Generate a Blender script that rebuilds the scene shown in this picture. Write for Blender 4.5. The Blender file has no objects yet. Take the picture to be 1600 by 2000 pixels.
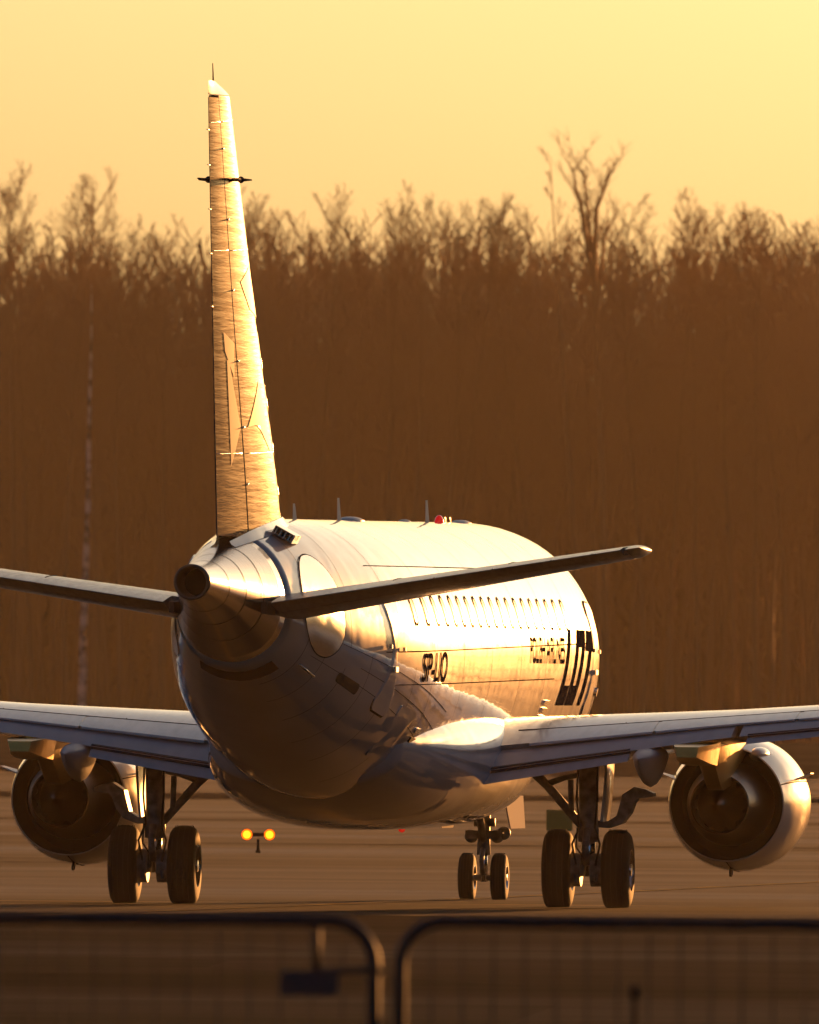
import bpy, bmesh, math, random
import numpy as np
from mathutils import Vector, Matrix

# ------------------------------------------------------------------ camera, sky, sun, exposure
scene = bpy.context.scene
FPX = 54120.0            # focal length in pixels of a 2000 px tall frame
CAM_H, DIST = 2.45, 330.0
cam_d = bpy.data.cameras.new('camera')
cam = bpy.data.objects.new('camera', cam_d)
scene.collection.objects.link(cam)
scene.camera = cam
cam_d.sensor_fit = 'VERTICAL'
cam_d.sensor_height = 24.0
cam_d.lens = FPX / 2000.0 * 24.0
cam_d.clip_start = 1.0
cam_d.clip_end = 5000.0
PITCH = math.atan((1367 - 1000) / FPX)
ROLL = math.radians(0.5)
cam.matrix_world = (Matrix.Translation((0, 0, CAM_H)) @ Matrix.Rotation(math.pi / 2 + PITCH, 4, 'X')
                    @ Matrix.Rotation(ROLL, 4, 'Z'))
cam_d.dof.use_dof = True
cam_d.dof.focus_distance = DIST - 3
cam_d.dof.aperture_fstop = cam_d.lens / 66.0

SUN_AZ, SUN_EL = math.radians(15.5), math.radians(2.7)     # right of the view direction, above the horizon
world = bpy.data.worlds.new('World')
scene.world = world
world.use_nodes = True
wn, wl = world.node_tree.nodes, world.node_tree.links
bg = wn['Background']
sky = wn.new('ShaderNodeTexSky')
sky.sky_type = 'NISHITA'
sky.sun_disc = False
sky.sun_elevation = SUN_EL
sky.sun_rotation = SUN_AZ
sky.air_density = 0.56
sky.dust_density = 3.0
sky.ozone_density = 1.5
tint = wn.new('ShaderNodeMix')
tint.data_type = 'RGBA'
tint.blend_type = 'MULTIPLY'
tint.inputs[0].default_value = 1.0
tint.inputs[7].default_value = (1.0, 1.02, 1.1, 1)         # the warm white balance of the picture
wl.new(sky.outputs[0], tint.inputs[6])
wl.new(tint.outputs[2], bg.inputs[0])
bg.inputs[1].default_value = 0.05

sun_d = bpy.data.lights.new('sun', 'SUN')
sun_d.energy = 3.2
sun_d.angle = math.radians(0.53)
sun_d.color = (1.0, 0.39, 0.095)
sun = bpy.data.objects.new('sun', sun_d)
scene.collection.objects.link(sun)
to_sun = Vector((math.sin(SUN_AZ) * math.cos(SUN_EL), math.cos(SUN_AZ) * math.cos(SUN_EL), math.sin(SUN_EL)))
sun.rotation_euler = to_sun.to_track_quat('Z', 'Y').to_euler()

vs = scene.view_settings
vs.view_transform = 'Standard'
vs.look = 'None'
vs.exposure = 0.97
vs.gamma = 1.0
scene.render.engine = 'CYCLES'
scene.cycles.use_denoising = True
scene.cycles.max_bounces = 8
scene.cycles.volume_bounces = 0
scene.cycles.sample_clamp_indirect = 8.0

HAZE_DENSITY = 1.9e-5

random.seed(7)
rng = np.random.default_rng(11)
COL = scene.collection

# ------------------------------------------------------------------ materials
MATS = {}


def mat(name, color, rough=0.5, metal=0.0, coat=0.0, coat_rough=0.06, spec=0.5, emis=None, emis_s=0.0, build=None):
    if name in MATS:
        return MATS[name]
    m = bpy.data.materials.new(name)
    m.use_nodes = True
    nt = m.node_tree
    b = nt.nodes['Principled BSDF']
    b.inputs['Base Color'].default_value = (*color, 1)
    b.inputs['Roughness'].default_value = rough
    b.inputs['Metallic'].default_value = metal
    b.inputs['Coat Weight'].default_value = coat
    b.inputs['Coat Roughness'].default_value = coat_rough
    b.inputs['Specular IOR Level'].default_value = spec
    if emis:
        b.inputs['Emission Color'].default_value = (*emis, 1)
        b.inputs['Emission Strength'].default_value = emis_s
    if build:
        build(nt, b)
    MATS[name] = m
    return m


def N(nt, kind, **kw):
    n = nt.nodes.new(kind)
    for k, v in kw.items():
        if isinstance(v, bool) or not hasattr(n, 'inputs') or hasattr(n, k):
            setattr(n, k, v)
    return n


def noise(nt, scale, detail=3.0, stretch=None, rough=0.5, coord='Object'):
    tc = nt.nodes.new('ShaderNodeTexCoord')
    mp = nt.nodes.new('ShaderNodeMapping')
    if stretch:
        mp.inputs['Scale'].default_value = stretch
    nz = nt.nodes.new('ShaderNodeTexNoise')
    nz.inputs['Scale'].default_value = scale
    nz.inputs['Detail'].default_value = detail
    nz.inputs['Roughness'].default_value = rough
    nt.links.new(tc.outputs[coord], mp.inputs[0])
    nt.links.new(mp.outputs[0], nz.inputs[0])
    return nz


def ramp(nt, src, stops):
    r = nt.nodes.new('ShaderNodeValToRGB')
    e = r.color_ramp.elements
    while len(e) < len(stops):
        e.new(0.5)
    for el, (p, c) in zip(e, stops):
        el.position = p
        el.color = (*c, 1) if len(c) == 3 else c
    nt.links.new(src, r.inputs[0])
    return r


def bump(nt, b, src, dist, strength=1.0, prev=None, coat=True):
    bp = nt.nodes.new('ShaderNodeBump')
    bp.inputs['Strength'].default_value = strength
    bp.inputs['Distance'].default_value = dist
    nt.links.new(src, bp.inputs['Height'])
    if prev:
        nt.links.new(prev.outputs[0], bp.inputs['Normal'])
    nt.links.new(bp.outputs[0], b.inputs['Normal'])
    if coat:
        nt.links.new(bp.outputs[0], b.inputs['Coat Normal'])
    return bp


def paint_build(c0, c1, wav=0.004, streak=(1, 1, 1), sc=2.0, r0=0.28, r1=0.5, fine=None, bands=0):
    def f(nt, b):
        n1 = noise(nt, sc, 5, streak)
        r = ramp(nt, n1.outputs[0], [(0.3, c0), (0.7, c1)])
        nt.links.new(r.outputs[0], b.inputs['Base Color'])
        n3 = noise(nt, 6.0, 4, streak)
        rr = ramp(nt, n3.outputs[0], [(0.35, (r0,) * 3), (0.75, (r1,) * 3)])
        nt.links.new(rr.outputs[0], b.inputs['Roughness'])
        n2 = noise(nt, 1.6, 1.5)
        bp = bump(nt, b, n2.outputs[0], wav)
        if bands:
            tc = nt.nodes.new('ShaderNodeTexCoord')
            wv = nt.nodes.new('ShaderNodeTexWave')
            wv.bands_direction = 'Y'
            wv.inputs['Scale'].default_value = 2 * math.pi / 20 / 0.55
            wv.inputs['Distortion'].default_value = 0.6
            nt.links.new(tc.outputs['Object'], wv.inputs[0])
            bp = bump(nt, b, wv.outputs[0], bands, 1.0, bp)
        if fine:
            bump(nt, b, noise(nt, fine[1], 4, fine[0], 0.6).outputs[0], fine[2], 0.7, bp)
    return f


WHITE = mat('white_paint', (0.78, 0.77, 0.75), coat=1.0, coat_rough=0.04, spec=0.05,
            build=paint_build((0.60, 0.59, 0.57), (0.70, 0.69, 0.68), 0.006, (1, 0.35, 1), 1.5, bands=0.0005))
NAVY = mat('navy_paint', (0.01, 0.016, 0.06), coat=1.0, coat_rough=0.028, spec=0.002,
           build=paint_build((0.010, 0.015, 0.05), (0.016, 0.022, 0.07), 0.002, (1, 0.2, 3), 2.0, 0.25, 0.4, fine=((1, 0.16, 3), 3.0, 0.004)))
PATCH = mat('pale_blue_paint', (0.25, 0.26, 0.3), rough=0.5, spec=0.05, coat=0.8, coat_rough=0.06)
WINGP = mat('light_grey_paint', (0.6, 0.6, 0.6), coat=0.9, coat_rough=0.1,
            build=paint_build((0.54, 0.54, 0.54), (0.66, 0.66, 0.66), 0.003, (3, 0.5, 1), 2.2, 0.35, 0.55))
FLAPP = mat('grey_flap_paint', (0.5, 0.5, 0.52), coat=0.2, coat_rough=0.2,
            build=paint_build((0.44, 0.44, 0.46), (0.54, 0.54, 0.56), 0.002, (3, 0.5, 1), 3.0, 0.4, 0.6))
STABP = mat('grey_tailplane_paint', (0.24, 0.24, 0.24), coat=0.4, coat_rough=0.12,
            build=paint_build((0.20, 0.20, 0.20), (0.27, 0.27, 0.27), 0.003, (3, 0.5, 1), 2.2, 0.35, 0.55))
COVE = mat('dark_cove', (0.03, 0.03, 0.032), rough=0.7)
BRIGHT = mat('bare_metal', (0.72, 0.70, 0.67), rough=0.22, metal=1.0,
             build=lambda nt, b: bump(nt, b, noise(nt, 9, 3, (1, 6, 1)).outputs[0], 0.002))
CONE = mat('tail_cone_metal', (0.62, 0.54, 0.46), rough=0.2, metal=1.0,
           build=lambda nt, b: bump(nt, b, noise(nt, 5, 2, (0.3, 8, 0.3)).outputs[0], 0.0015))
GLINTTI = mat('gold_glint_titanium', (0.85, 0.58, 0.22), rough=0.32, metal=1.0,  # gold base colour stands in for the sun's glint on the pylon metal
             build=lambda nt, b: bump(nt, b, noise(nt, 6, 3).outputs[0], 0.006))
LEDGE = mat('sanded_leading_edge', (0.8, 0.78, 0.75), rough=0.42, metal=1.0)
DARKM = mat('heat_stained_metal', (0.16, 0.13, 0.11), rough=0.35, metal=0.9)
NOZZLE = mat('core_cowl_metal', (0.26, 0.21, 0.17), rough=0.3, metal=1.0)
BLACK = mat('matt_black', (0.012, 0.011, 0.01), rough=0.8)
RUBBER = mat('tyre_rubber', (0.010, 0.0095, 0.009), rough=0.75, spec=0.25,
             build=lambda nt, b: bump(nt, b, noise(nt, 40, 3).outputs[0], 0.004))
GEAR = mat('gear_grey_paint', (0.22, 0.22, 0.21), rough=0.45,
           build=lambda nt, b: nt.links.new(ramp(nt, noise(nt, 9, 4).outputs[0], [(0.35, (0.10, 0.095, 0.09)), (0.7, (0.28, 0.28, 0.27))]).outputs[0], b.inputs['Base Color']))
CHROME = mat('oleo_chrome', (0.8, 0.8, 0.8), rough=0.12, metal=1.0)
DOORP = mat('rough_door_paint', (0.5, 0.48, 0.46), rough=0.85, spec=0.05)
SEAM = mat('panel_sealant', (0.03, 0.026, 0.022), rough=0.9, spec=0.0)
GLASS = mat('cabin_glass', (0.02, 0.02, 0.025), rough=0.3, spec=0.1)
LETTER = mat('dark_blue_lettering', (0.03, 0.028, 0.045), rough=0.7, spec=0.0)
REDL = mat('red_beacon_glass', (0.6, 0.01, 0.005), rough=0.1, coat=1.0, emis=(1, 0.02, 0.01), emis_s=0.25)
ANT = mat('antenna_white', (0.7, 0.69, 0.66), rough=0.4)
STEEL = mat('dull_dark_steel', (0.03, 0.03, 0.03), rough=0.55,
            build=lambda nt, b: nt.links.new(ramp(nt, noise(nt, 30, 3).outputs[0], [(0.3, (0.015, 0.015, 0.015)), (0.7, (0.045, 0.043, 0.04))]).outputs[0], b.inputs['Base Color']))


# ------------------------------------------------------------------ mesh helpers
def obj(name, verts, faces, m, parent=None, smooth=True, recalc=True, angle=None):
    me = bpy.data.meshes.new(name)
    me.from_pydata([tuple(v) for v in verts], [], [tuple(f) for f in faces])
    me.materials.append(m)
    if recalc:
        b = bmesh.new()
        b.from_mesh(me)
        bmesh.ops.recalc_face_normals(b, faces=b.faces)
        b.to_mesh(me)
        b.free()
    if smooth:
        me.shade_smooth()
        if angle:
            me.set_sharp_from_angle(angle=math.radians(angle))
    o = bpy.data.objects.new(name, me)
    COL.objects.link(o)
    o.parent = parent
    return o


def empty(name, parent=None, loc=(0, 0, 0), rz=0.0):
    o = bpy.data.objects.new(name, None)
    o.empty_display_size = 0.3
    COL.objects.link(o)
    o.location = loc
    o.rotation_euler = (0, 0, rz)
    o.parent = parent
    return o


def tag(o, label=None, cat=None, group=None, kind=None):
    if label:
        o['label'] = label
    if cat:
        o['category'] = cat
    if group:
        o['group'] = group
    if kind:
        o['kind'] = kind
    return o


class MB:
    def __init__(self):
        self.v, self.f = [], []

    def add(self, v, f):
        k = len(self.v)
        self.v += [tuple(p) for p in v]
        self.f += [tuple(i + k for i in q) for q in f]
        return self

    def loft(self, rings, closed=True, cap0=True, cap1=True):
        n = len(rings[0])
        v = [p for r in rings for p in r]
        f = []
        for i in range(len(rings) - 1):
            for j in range(n if closed else n - 1):
                a, b_ = i * n + j, i * n + (j + 1) % n
                f.append((a, b_, b_ + n, a + n))
        if closed and cap0:
            f.append(tuple(range(n - 1, -1, -1)))
        if closed and cap1:
            f.append(tuple((len(rings) - 1) * n + j for j in range(n)))
        return self.add(v, f)

    def tube(self, pts, r, n=8, cap=True):
        pts = [Vector(p) for p in pts]
        rs = r if isinstance(r, (list, tuple)) else [r] * len(pts)
        rings = []
        up = None
        for i, p in enumerate(pts):
            d = (pts[min(i + 1, len(pts) - 1)] - pts[max(i - 1, 0)]).normalized()
            if up is None:
                up = Vector((0, 0, 1)) if abs(d.z) < 0.9 else Vector((1, 0, 0))
            s = d.cross(up).normalized()
            up = s.cross(d).normalized()
            rings.append([p + (s * math.cos(2 * math.pi * k / n) + up * math.sin(2 * math.pi * k / n)) * rs[i] for k in range(n)])
        return self.loft(rings, True, cap, cap)

    def box(self, c, h, rot=None):
        v = []
        for sx in (-1, 1):
            for sy in (-1, 1):
                for sz in (-1, 1):
                    p = Vector((sx * h[0], sy * h[1], sz * h[2]))
                    if rot:
                        p = rot @ p
                    v.append(Vector(c) + p)
        return self.add(v, [(0, 1, 3, 2), (4, 6, 7, 5), (0, 4, 5, 1), (2, 3, 7, 6), (0, 2, 6, 4), (1, 5, 7, 3)])

    def revolve(self, prof, c=(0, 0, 0), axis='Y', n=48, cap0=False, cap1=False):
        rings = []
        for a, r in prof:
            ring = []
            for k in range(n):
                t = 2 * math.pi * k / n
                u, w = r * math.cos(t), r * math.sin(t)
                if axis == 'Y':
                    ring.append((c[0] + u, c[1] + a, c[2] + w))
                elif axis == 'X':
                    ring.append((c[0] + a, c[1] + u, c[2] + w))
                else:
                    ring.append((c[0] + u, c[1] + w, c[2] + a))
            rings.append(ring)
        return self.loft(rings, True, cap0, cap1)

    def build(self, name, m, parent=None, smooth=True, recalc=True, angle=None):
        return obj(name, self.v, self.f, m, parent, smooth, recalc, angle)


def pchip(xs, ys):
    xs, ys = np.array(xs, float), np.array(ys, float)
    if xs[0] > xs[-1]:
        xs, ys = xs[::-1], ys[::-1]
    h = np.diff(xs)
    d = np.diff(ys) / h
    m = np.zeros_like(ys)
    m[0], m[-1] = d[0], d[-1]
    for i in range(1, len(xs) - 1):
        if d[i - 1] * d[i] > 0:
            w1, w2 = 2 * h[i] + h[i - 1], h[i] + 2 * h[i - 1]
            m[i] = (w1 + w2) / (w1 / d[i - 1] + w2 / d[i])

    def f(x):
        x = min(max(x, xs[0]), xs[-1])
        i = min(max(int(np.searchsorted(xs, x)) - 1, 0), len(xs) - 2)
        t = (x - xs[i]) / h[i]
        return float((2 * t ** 3 - 3 * t ** 2 + 1) * ys[i] + (t ** 3 - 2 * t ** 2 + t) * h[i] * m[i]
                     + (-2 * t ** 3 + 3 * t ** 2) * ys[i + 1] + (t ** 3 - t ** 2) * h[i] * m[i + 1])
    return f


# ------------------------------------------------------------------ the ground
def sheet(name, x0, x1, y0, y1, z, m, nx=1, ny=1):
    v = [(x0 + (x1 - x0) * i / nx, y0 + (y1 - y0) * j / ny, z) for j in range(ny + 1) for i in range(nx + 1)]
    f = [(j * (nx + 1) + i, j * (nx + 1) + i + 1, (j + 1) * (nx + 1) + i + 1, (j + 1) * (nx + 1) + i) for j in range(ny) for i in range(nx)]
    return obj(name, v, f, m, None, False)


def pavement(c0, c1, c2, s0, s1, p0=0.40, p1=0.62):
    def f(nt, b):
        n1 = noise(nt, 1.0, 6, (0.008, 0.035, 1), 0.62)
        n2 = noise(nt, 1.0, 4, (0.05, 0.16, 1), 0.6)
        mx = nt.nodes.new('ShaderNodeMix')
        mx.inputs[0].default_value = 0.3
        nt.links.new(n1.outputs[0], mx.inputs[2])
        nt.links.new(n2.outputs[0], mx.inputs[3])
        r = ramp(nt, mx.outputs[0], [(0.32, (c0, c0 * .88, c0 * .78)), (0.5, (c1, c1 * .88, c1 * .78)), (0.68, (c2, c2 * .88, c2 * .78))])
        nt.links.new(r.outputs[0], b.inputs['Base Color'])
        rr = ramp(nt, mx.outputs[0], [(0.35, (0.9,) * 3), (0.65, (0.6,) * 3)])
        nt.links.new(rr.outputs[0], b.inputs['Roughness'])
        sp = ramp(nt, mx.outputs[0], [(p0, (s0,) * 3), (p1, (s1,) * 3)])
        nt.links.new(sp.outputs[0], b.inputs['Specular IOR Level'])
        vo = nt.nodes.new('ShaderNodeTexVoronoi')
        vo.inputs['Scale'].default_value = 1.0
        tcv = nt.nodes.new('ShaderNodeTexCoord')
        mpv = nt.nodes.new('ShaderNodeMapping')
        mpv.inputs['Scale'].default_value = (0.22, 0.06, 1)
        nt.links.new(tcv.outputs['Object'], mpv.inputs[0])
        nt.links.new(mpv.outputs[0], vo.inputs[0])
        pr = ramp(nt, vo.outputs['Color'], [(0.25, (0.72,) * 3), (0.75, (1.15,) * 3)])
        mu = nt.nodes.new('ShaderNodeMix')
        mu.data_type = 'RGBA'
        mu.blend_type = 'MULTIPLY'
        mu.inputs[0].default_value = 1.0
        nt.links.new(r.outputs[0], mu.inputs[6])
        nt.links.new(pr.outputs[0], mu.inputs[7])
        nt.links.new(mu.outputs[2], b.inputs['Base Color'])
        bump(nt, b, noise(nt, 60, 3).outputs[0], 0.002, 0.5, coat=False)
    return f


ASPHALT = mat('apron_asphalt', (0.02, 0.02, 0.02), build=pavement(0.014, 0.026, 0.05, 0.0, 0.002, 0.35, 0.7))
CONCRETE = mat('taxiway_concrete', (0.08, 0.08, 0.08), build=pavement(0.016, 0.032, 0.06, 0.0, 0.09))
GRASS = mat('winter_grass', (0.07, 0.06, 0.03), rough=0.95, spec=0.0,
            build=lambda nt, b: nt.links.new(ramp(nt, noise(nt, 1.0, 5, (0.01, 0.03, 1)).outputs[0], [(0.35, (0.08, 0.055, 0.028)), (0.65, (0.19, 0.13, 0.065))]).outputs[0], b.inputs['Base Color']))
YELLOW = mat('yellow_marking_paint', (0.4, 0.22, 0.03), rough=0.7, spec=0.02,
             build=lambda nt, b: nt.links.new(ramp(nt, noise(nt, 0.35, 5).outputs[0], [(0.42, (0.03, 0.027, 0.024)), (0.6, (0.45, 0.25, 0.03))]).outputs[0], b.inputs['Base Color']))

tag(sheet('ground', -1300, 1900, -300, 2600, -0.004, GRASS), kind='structure')
tag(sheet('taxiway', -600, 700, 300, 680, 0.0, CONCRETE), kind='structure')
tag(sheet('far_taxiway', -800, 1000, 715, 900, 0.0, CONCRETE), kind='structure')
tag(sheet('apron', -500, 600, -100, 314, 0.003, ASPHALT), kind='structure')


def ribbon(name, pts, w, z, m):
    v, f = [], []
    for i, p in enumerate(pts):
        a, b_ = Vector(pts[max(i - 1, 0)]), Vector(pts[min(i + 1, len(pts) - 1)])
        d = (b_ - a).normalized()
        n = Vector((-d.y, d.x))
        v += [(p[0] + n.x * w / 2, p[1] + n.y * w / 2, z), (p[0] - n.x * w / 2, p[1] - n.y * w / 2, z)]
        if i:
            f.append((2 * i - 2, 2 * i - 1, 2 * i + 1, 2 * i))
    return obj(name, v, f, m, None, False)


PSI = math.radians(6.9)
X0 = -0.42
lead = [(X0 + math.sin(PSI) * s - 0.00035 * (s - 40) ** 2 * (1 if s < 40 else -1), DIST + math.cos(PSI) * s) for s in range(-260, 200, 5)]
tag(ribbon('taxiway_line', lead, 0.3, 0.007, YELLOW), kind='structure')
side = [(-30 + 0.9 * s, 322 + 10 * math.sin(s / 26.0)) for s in range(0, 70, 2)]
tag(ribbon('taxiway_line', side, 0.3, 0.011, YELLOW), kind='structure')

# ------------------------------------------------------------------ the airliner
# local frame: x to starboard, y forward, z up from the ground, origin between the main wheels
plane = empty('airliner', None, (X0, DIST, 0), -PSI)
tag(plane, 'white twin-engine passenger jet seen from behind, its tail fin glowing gold', 'airplane')

ST = [  # y, top, bottom, half width, height of the widest point
    (14.35, 2.62, 2.52, 0.04, 2.57), (14.2, 2.85, 2.30, 0.30, 2.58), (13.8, 3.15, 2.02, 0.62, 2.6), (13.2, 3.50, 1.72, 0.92, 2.68),
    (12.4, 3.98, 1.47, 1.20, 2.8), (11.5, 4.38, 1.32, 1.40, 2.95), (10.4, 4.58, 1.24, 1.495, 3.03), (9.0, 4.62, 1.22, 1.505, 3.05),
    (4.0, 4.60, 1.20, 1.505, 3.04), (0.0, 4.58, 1.20, 1.505, 3.02), (-4.0, 4.56, 1.22, 1.505, 3.01), (-6.0, 4.55, 1.30, 1.48, 3.01), (-8.0, 4.54, 1.58, 1.36, 3.05),
    (-10.0, 4.52, 2.02, 1.13, 3.14), (-11.0, 4.49, 2.28, 0.99, 3.22), (-12.0, 4.43, 2.52, 0.84, 3.32), (-13.0, 4.34, 2.77, 0.68, 3.43), (-14.0, 4.22, 3.03, 0.53, 3.54),
    (-15.0, 4.10, 3.27, 0.40, 3.64), (-16.0, 4.00, 3.45, 0.29, 3.71), (-16.9, 3.95, 3.57, 0.21, 3.76)]
_y = [s[0] for s in ST]
f_top, f_bot, f_w, f_zc = (pchip(_y, [s[k] for s in ST]) for k in (1, 2, 3, 4))


def fus(y, t, off=0.0):
    """a point of the fuselage skin: t = 0 on top, growing to starboard"""
    def raw(y, t):
        w, zc = f_w(y), f_zc(y)
        c = math.cos(t)
        return Vector((w * math.sin(t), y, zc + ((f_top(y) - zc) if c > 0 else (zc - f_bot(y))) * c))
    p = raw(y, t)
    if off:
        e = 0.01
        n = (raw(y, t + e) - raw(y, t - e)).cross(raw(y + e, t) - raw(y - e, t))
        n.normalize()
        if n.dot(Vector((math.sin(t), 0, math.cos(t)))) < 0:
            n = -n
        p = p + n * off
    return p


def t_of_z(y, z):
    zc = f_zc(y)
    c = (z - zc) / ((f_top(y) - zc) if z > zc else (zc - f_bot(y)))
    return math.acos(max(-1, min(1, c)))


def fus_loft(ys, n=72):
    return [[fus(y, 2 * math.pi * k / n) for k in range(n)] for y in ys]


CONE_Y = -13.35
ys = list(np.concatenate([np.linspace(14.35, 10.4, 22), np.linspace(10.0, -4.0, 29), np.linspace(-4.5, CONE_Y, 30)]))
fuselage = MB().loft(fus_loft(ys)).build('fuselage', WHITE, plane)

# tail cone with the exhaust of the auxiliary power unit
ysc = list(np.linspace(CONE_Y - 0.012, -16.9, 18))
cone = MB().loft(fus_loft(ysc), cap0=True, cap1=False).build('tail_cone', CONE, plane)
prof = [(-16.88, 0.205), (-16.95, 0.205), (-16.97, 0.19), (-16.95, 0.165), (-16.3, 0.155)]
MB().revolve(prof, (0, 0, 3.76), 'Y', 40, False, False).build('exhaust_lip', DARKM, cone)
MB().revolve([(-16.35, 0.17), (-16.36, 0.001)], (0, 0, 3.76), 'Y', 40).build('exhaust_throat', BLACK, cone)
for y in (-14.3, -15.1, -15.9):
    MB().loft([[fus(y + d, 2 * math.pi * k / 60, 0.004) for k in range(60)] for d in (-0.012, 0.012)], True, False, False).build('panel_seam', SEAM, cone, recalc=False)
# vent slot below the tail cone
v, f = [], []
for i in range(9):
    t = math.pi + (i - 4) * 0.16
    v += [fus(-12.95, t, 0.006), fus(-12.55, t, 0.006)]
    if i:
        f.append((2 * i - 2, 2 * i - 1, 2 * i + 1, 2 * i))
obj('vent_slot', v, f, BLACK, fuselage, recalc=False)


def seam_arc(y, t0, t1, w=0.012, n=40, name='panel_seam', m=SEAM, off=0.004, par=None):
    v, f = [], []
    for i in range(n + 1):
        t = t0 + (t1 - t0) * i / n
        v += [fus(y - w / 2, t, off), fus(y + w / 2, t, off)]
        if i:
            f.append((2 * i - 2, 2 * i, 2 * i + 1, 2 * i - 1))
    return obj(name, v, f, m, par or fuselage, recalc=False)


def seam_line(y0, y1, z0, z1, w=0.012, n=24, name='panel_seam', m=SEAM, off=0.004, side=1):
    v, f = [], []
    for i in range(n + 1):
        y = y0 + (y1 - y0) * i / n
        t = t_of_z(y, z0 + (z1 - z0) * i / n)
        d = w / 2 / 1.5
        v += [fus(y, side * (t - d), off), fus(y, side * (t + d), off)]
        if i:
            f.append((2 * i - 2, 2 * i, 2 * i + 1, 2 * i - 1))
    return obj(name, v, f, m, fuselage, recalc=False)


for y in (10.2, 7.6, 5.0, 2.4, -0.6, -3.4, -6.1, -8.6, -10.6, -12.3):
    seam_arc(y, 0.02 - 1.6, 2.9, 0.012)
for y in (-7.3, -9.6, -11.5):
    seam_arc(y, 1.7, 2.95, 0.010)
for k_ in range(3):
    seam_line(-4.2, -12.0, 1.75 + 0.28 * k_, 2.95 + 0.13 * k_, 0.008)
seam_line(9.5, -9.0, 3.16, 3.0, 0.014)
seam_line(6.0, -8.5, 2.72, 2.62, 0.010)
seam_line(9.5, -9.0, 4.05, 4.0, 0.010)


def patch(name, y0, y1, t0, t1, m, off=0.006, parent=None, ny=6, nt_=8, rnd=0.0, thick=0.0, side=1):
    """a panel that lies on the skin, with its corners rounded"""
    ym, tm, hy, ht = (y0 + y1) / 2, (t0 + t1) / 2, abs(y1 - y0) / 2, abs(t1 - t0) / 2
    R = 1.5
    k = 28
    r = min(rnd, hy, ht * R)
    loop = []
    for i in range(k):
        a = 2 * math.pi * (i + 0.5) / k
        ca, sa = math.cos(a), math.sin(a)
        sx, sy_ = (1 if ca > 0 else -1), (1 if sa > 0 else -1)
        loop.append((ym + sx * (hy - r) + r * ca, (tm * R + sy_ * (ht * R - r) + r * sa) / R))
    v, f = [], []
    rings = [1.0, 0.75, 0.5, 0.25]
    for q in rings:
        for (a, b_) in loop:
            yy, tt = ym + (a - ym) * q, tm + (b_ - tm) * q
            v.append(fus(yy, side * tt, off))
    v.append(fus(ym, side * tm, off))
    for q in range(len(rings) - 1):
        for i in range(k):
            a, b_ = q * k + i, q * k + (i + 1) % k
            f.append((a, b_, b_ + k, a + k))
    c = len(v) - 1
    for i in range(k):
        f.append(((len(rings) - 1) * k + i, (len(rings) - 1) * k + (i + 1) % k, c))
    if thick:
        base = len(v)
        for (a, b_) in loop:
            v.append(fus(a, side * b_, off - thick))
        for i in range(k):
            f.append((i, (i + 1) % k, base + (i + 1) % k, base + i))
    o = obj(name, v, f, m, parent or fuselage, recalc=True)
    o.data.set_sharp_from_angle(angle=math.radians(40))
    return o


def ring_patch(name, y0, y1, t0, t1, m, wid, off, parent, rnd, side=1):
    ym, tm, hy, ht, R, k = (y0 + y1) / 2, (t0 + t1) / 2, abs(y1 - y0) / 2, abs(t1 - t0) / 2, 1.5, 32
    v, f = [], []
    for g in (0.0, wid):
        r = max(0.005, min(rnd, hy, ht * R) - g)
        for i in range(k):
            a = 2 * math.pi * (i + 0.5) / k
            ca, sa = math.cos(a), math.sin(a)
            sx, sy_ = (1 if ca > 0 else -1), (1 if sa > 0 else -1)
            v.append(fus(ym + sx * (hy - g - r) + r * ca, side * (tm * R + sy_ * (ht * R - g - r) + r * sa) / R, off))
    for i in range(k):
        f.append((i, (i + 1) % k, k + (i + 1) % k, k + i))
    return obj(name, v, f, m, parent, recalc=True)


# cabin windows along the starboard side
WIN_N, WIN_Y0, WIN_Y1, WIN_Z = 19, 7.35, -7.2, 3.50
for i in range(WIN_N):
    y = WIN_Y0 + (WIN_Y1 - WIN_Y0) * i / (WIN_N - 1)
    t = t_of_z(y, WIN_Z)
    w = patch('cabin_window', y - 0.105, y + 0.105, t - 0.12, t + 0.12, GLASS, 0.004, fuselage, rnd=0.09)
    ring_patch('window_frame', y - 0.125, y + 0.125, t - 0.13, t + 0.13, SEAM, 0.035, 0.007, w, 0.11)


def door(y0, y1, z0, z1, side=1, handle=True):
    ym = (y0 + y1) / 2
    ta, tb = t_of_z(ym, z1), t_of_z(ym, z0)
    d = patch('cabin_door', y0, y1, ta, tb, WHITE, 0.016, fuselage, rnd=0.14, thick=0.02, side=side)
    ring_patch('door_seal', y0 - 0.03, y1 + 0.03, ta - 0.02, tb + 0.02, SEAM, 0.03, 0.005, d, 0.16, side)
    if handle:
        h = MB()
        tm = ta + (tb - ta) * 0.62
        h.box(fus(ym, side * tm, 0.03), (0.02, 0.12, 0.03)).build('door_handle', BRIGHT, d, False)
        for yy in (y0 + 0.05, y1 - 0.05):
            MB().box(fus(yy, side * (ta + (tb - ta) * 0.45), 0.03), (0.018, 0.03, 0.022)).build('door_hinge', BRIGHT, d, False)
    return d


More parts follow.
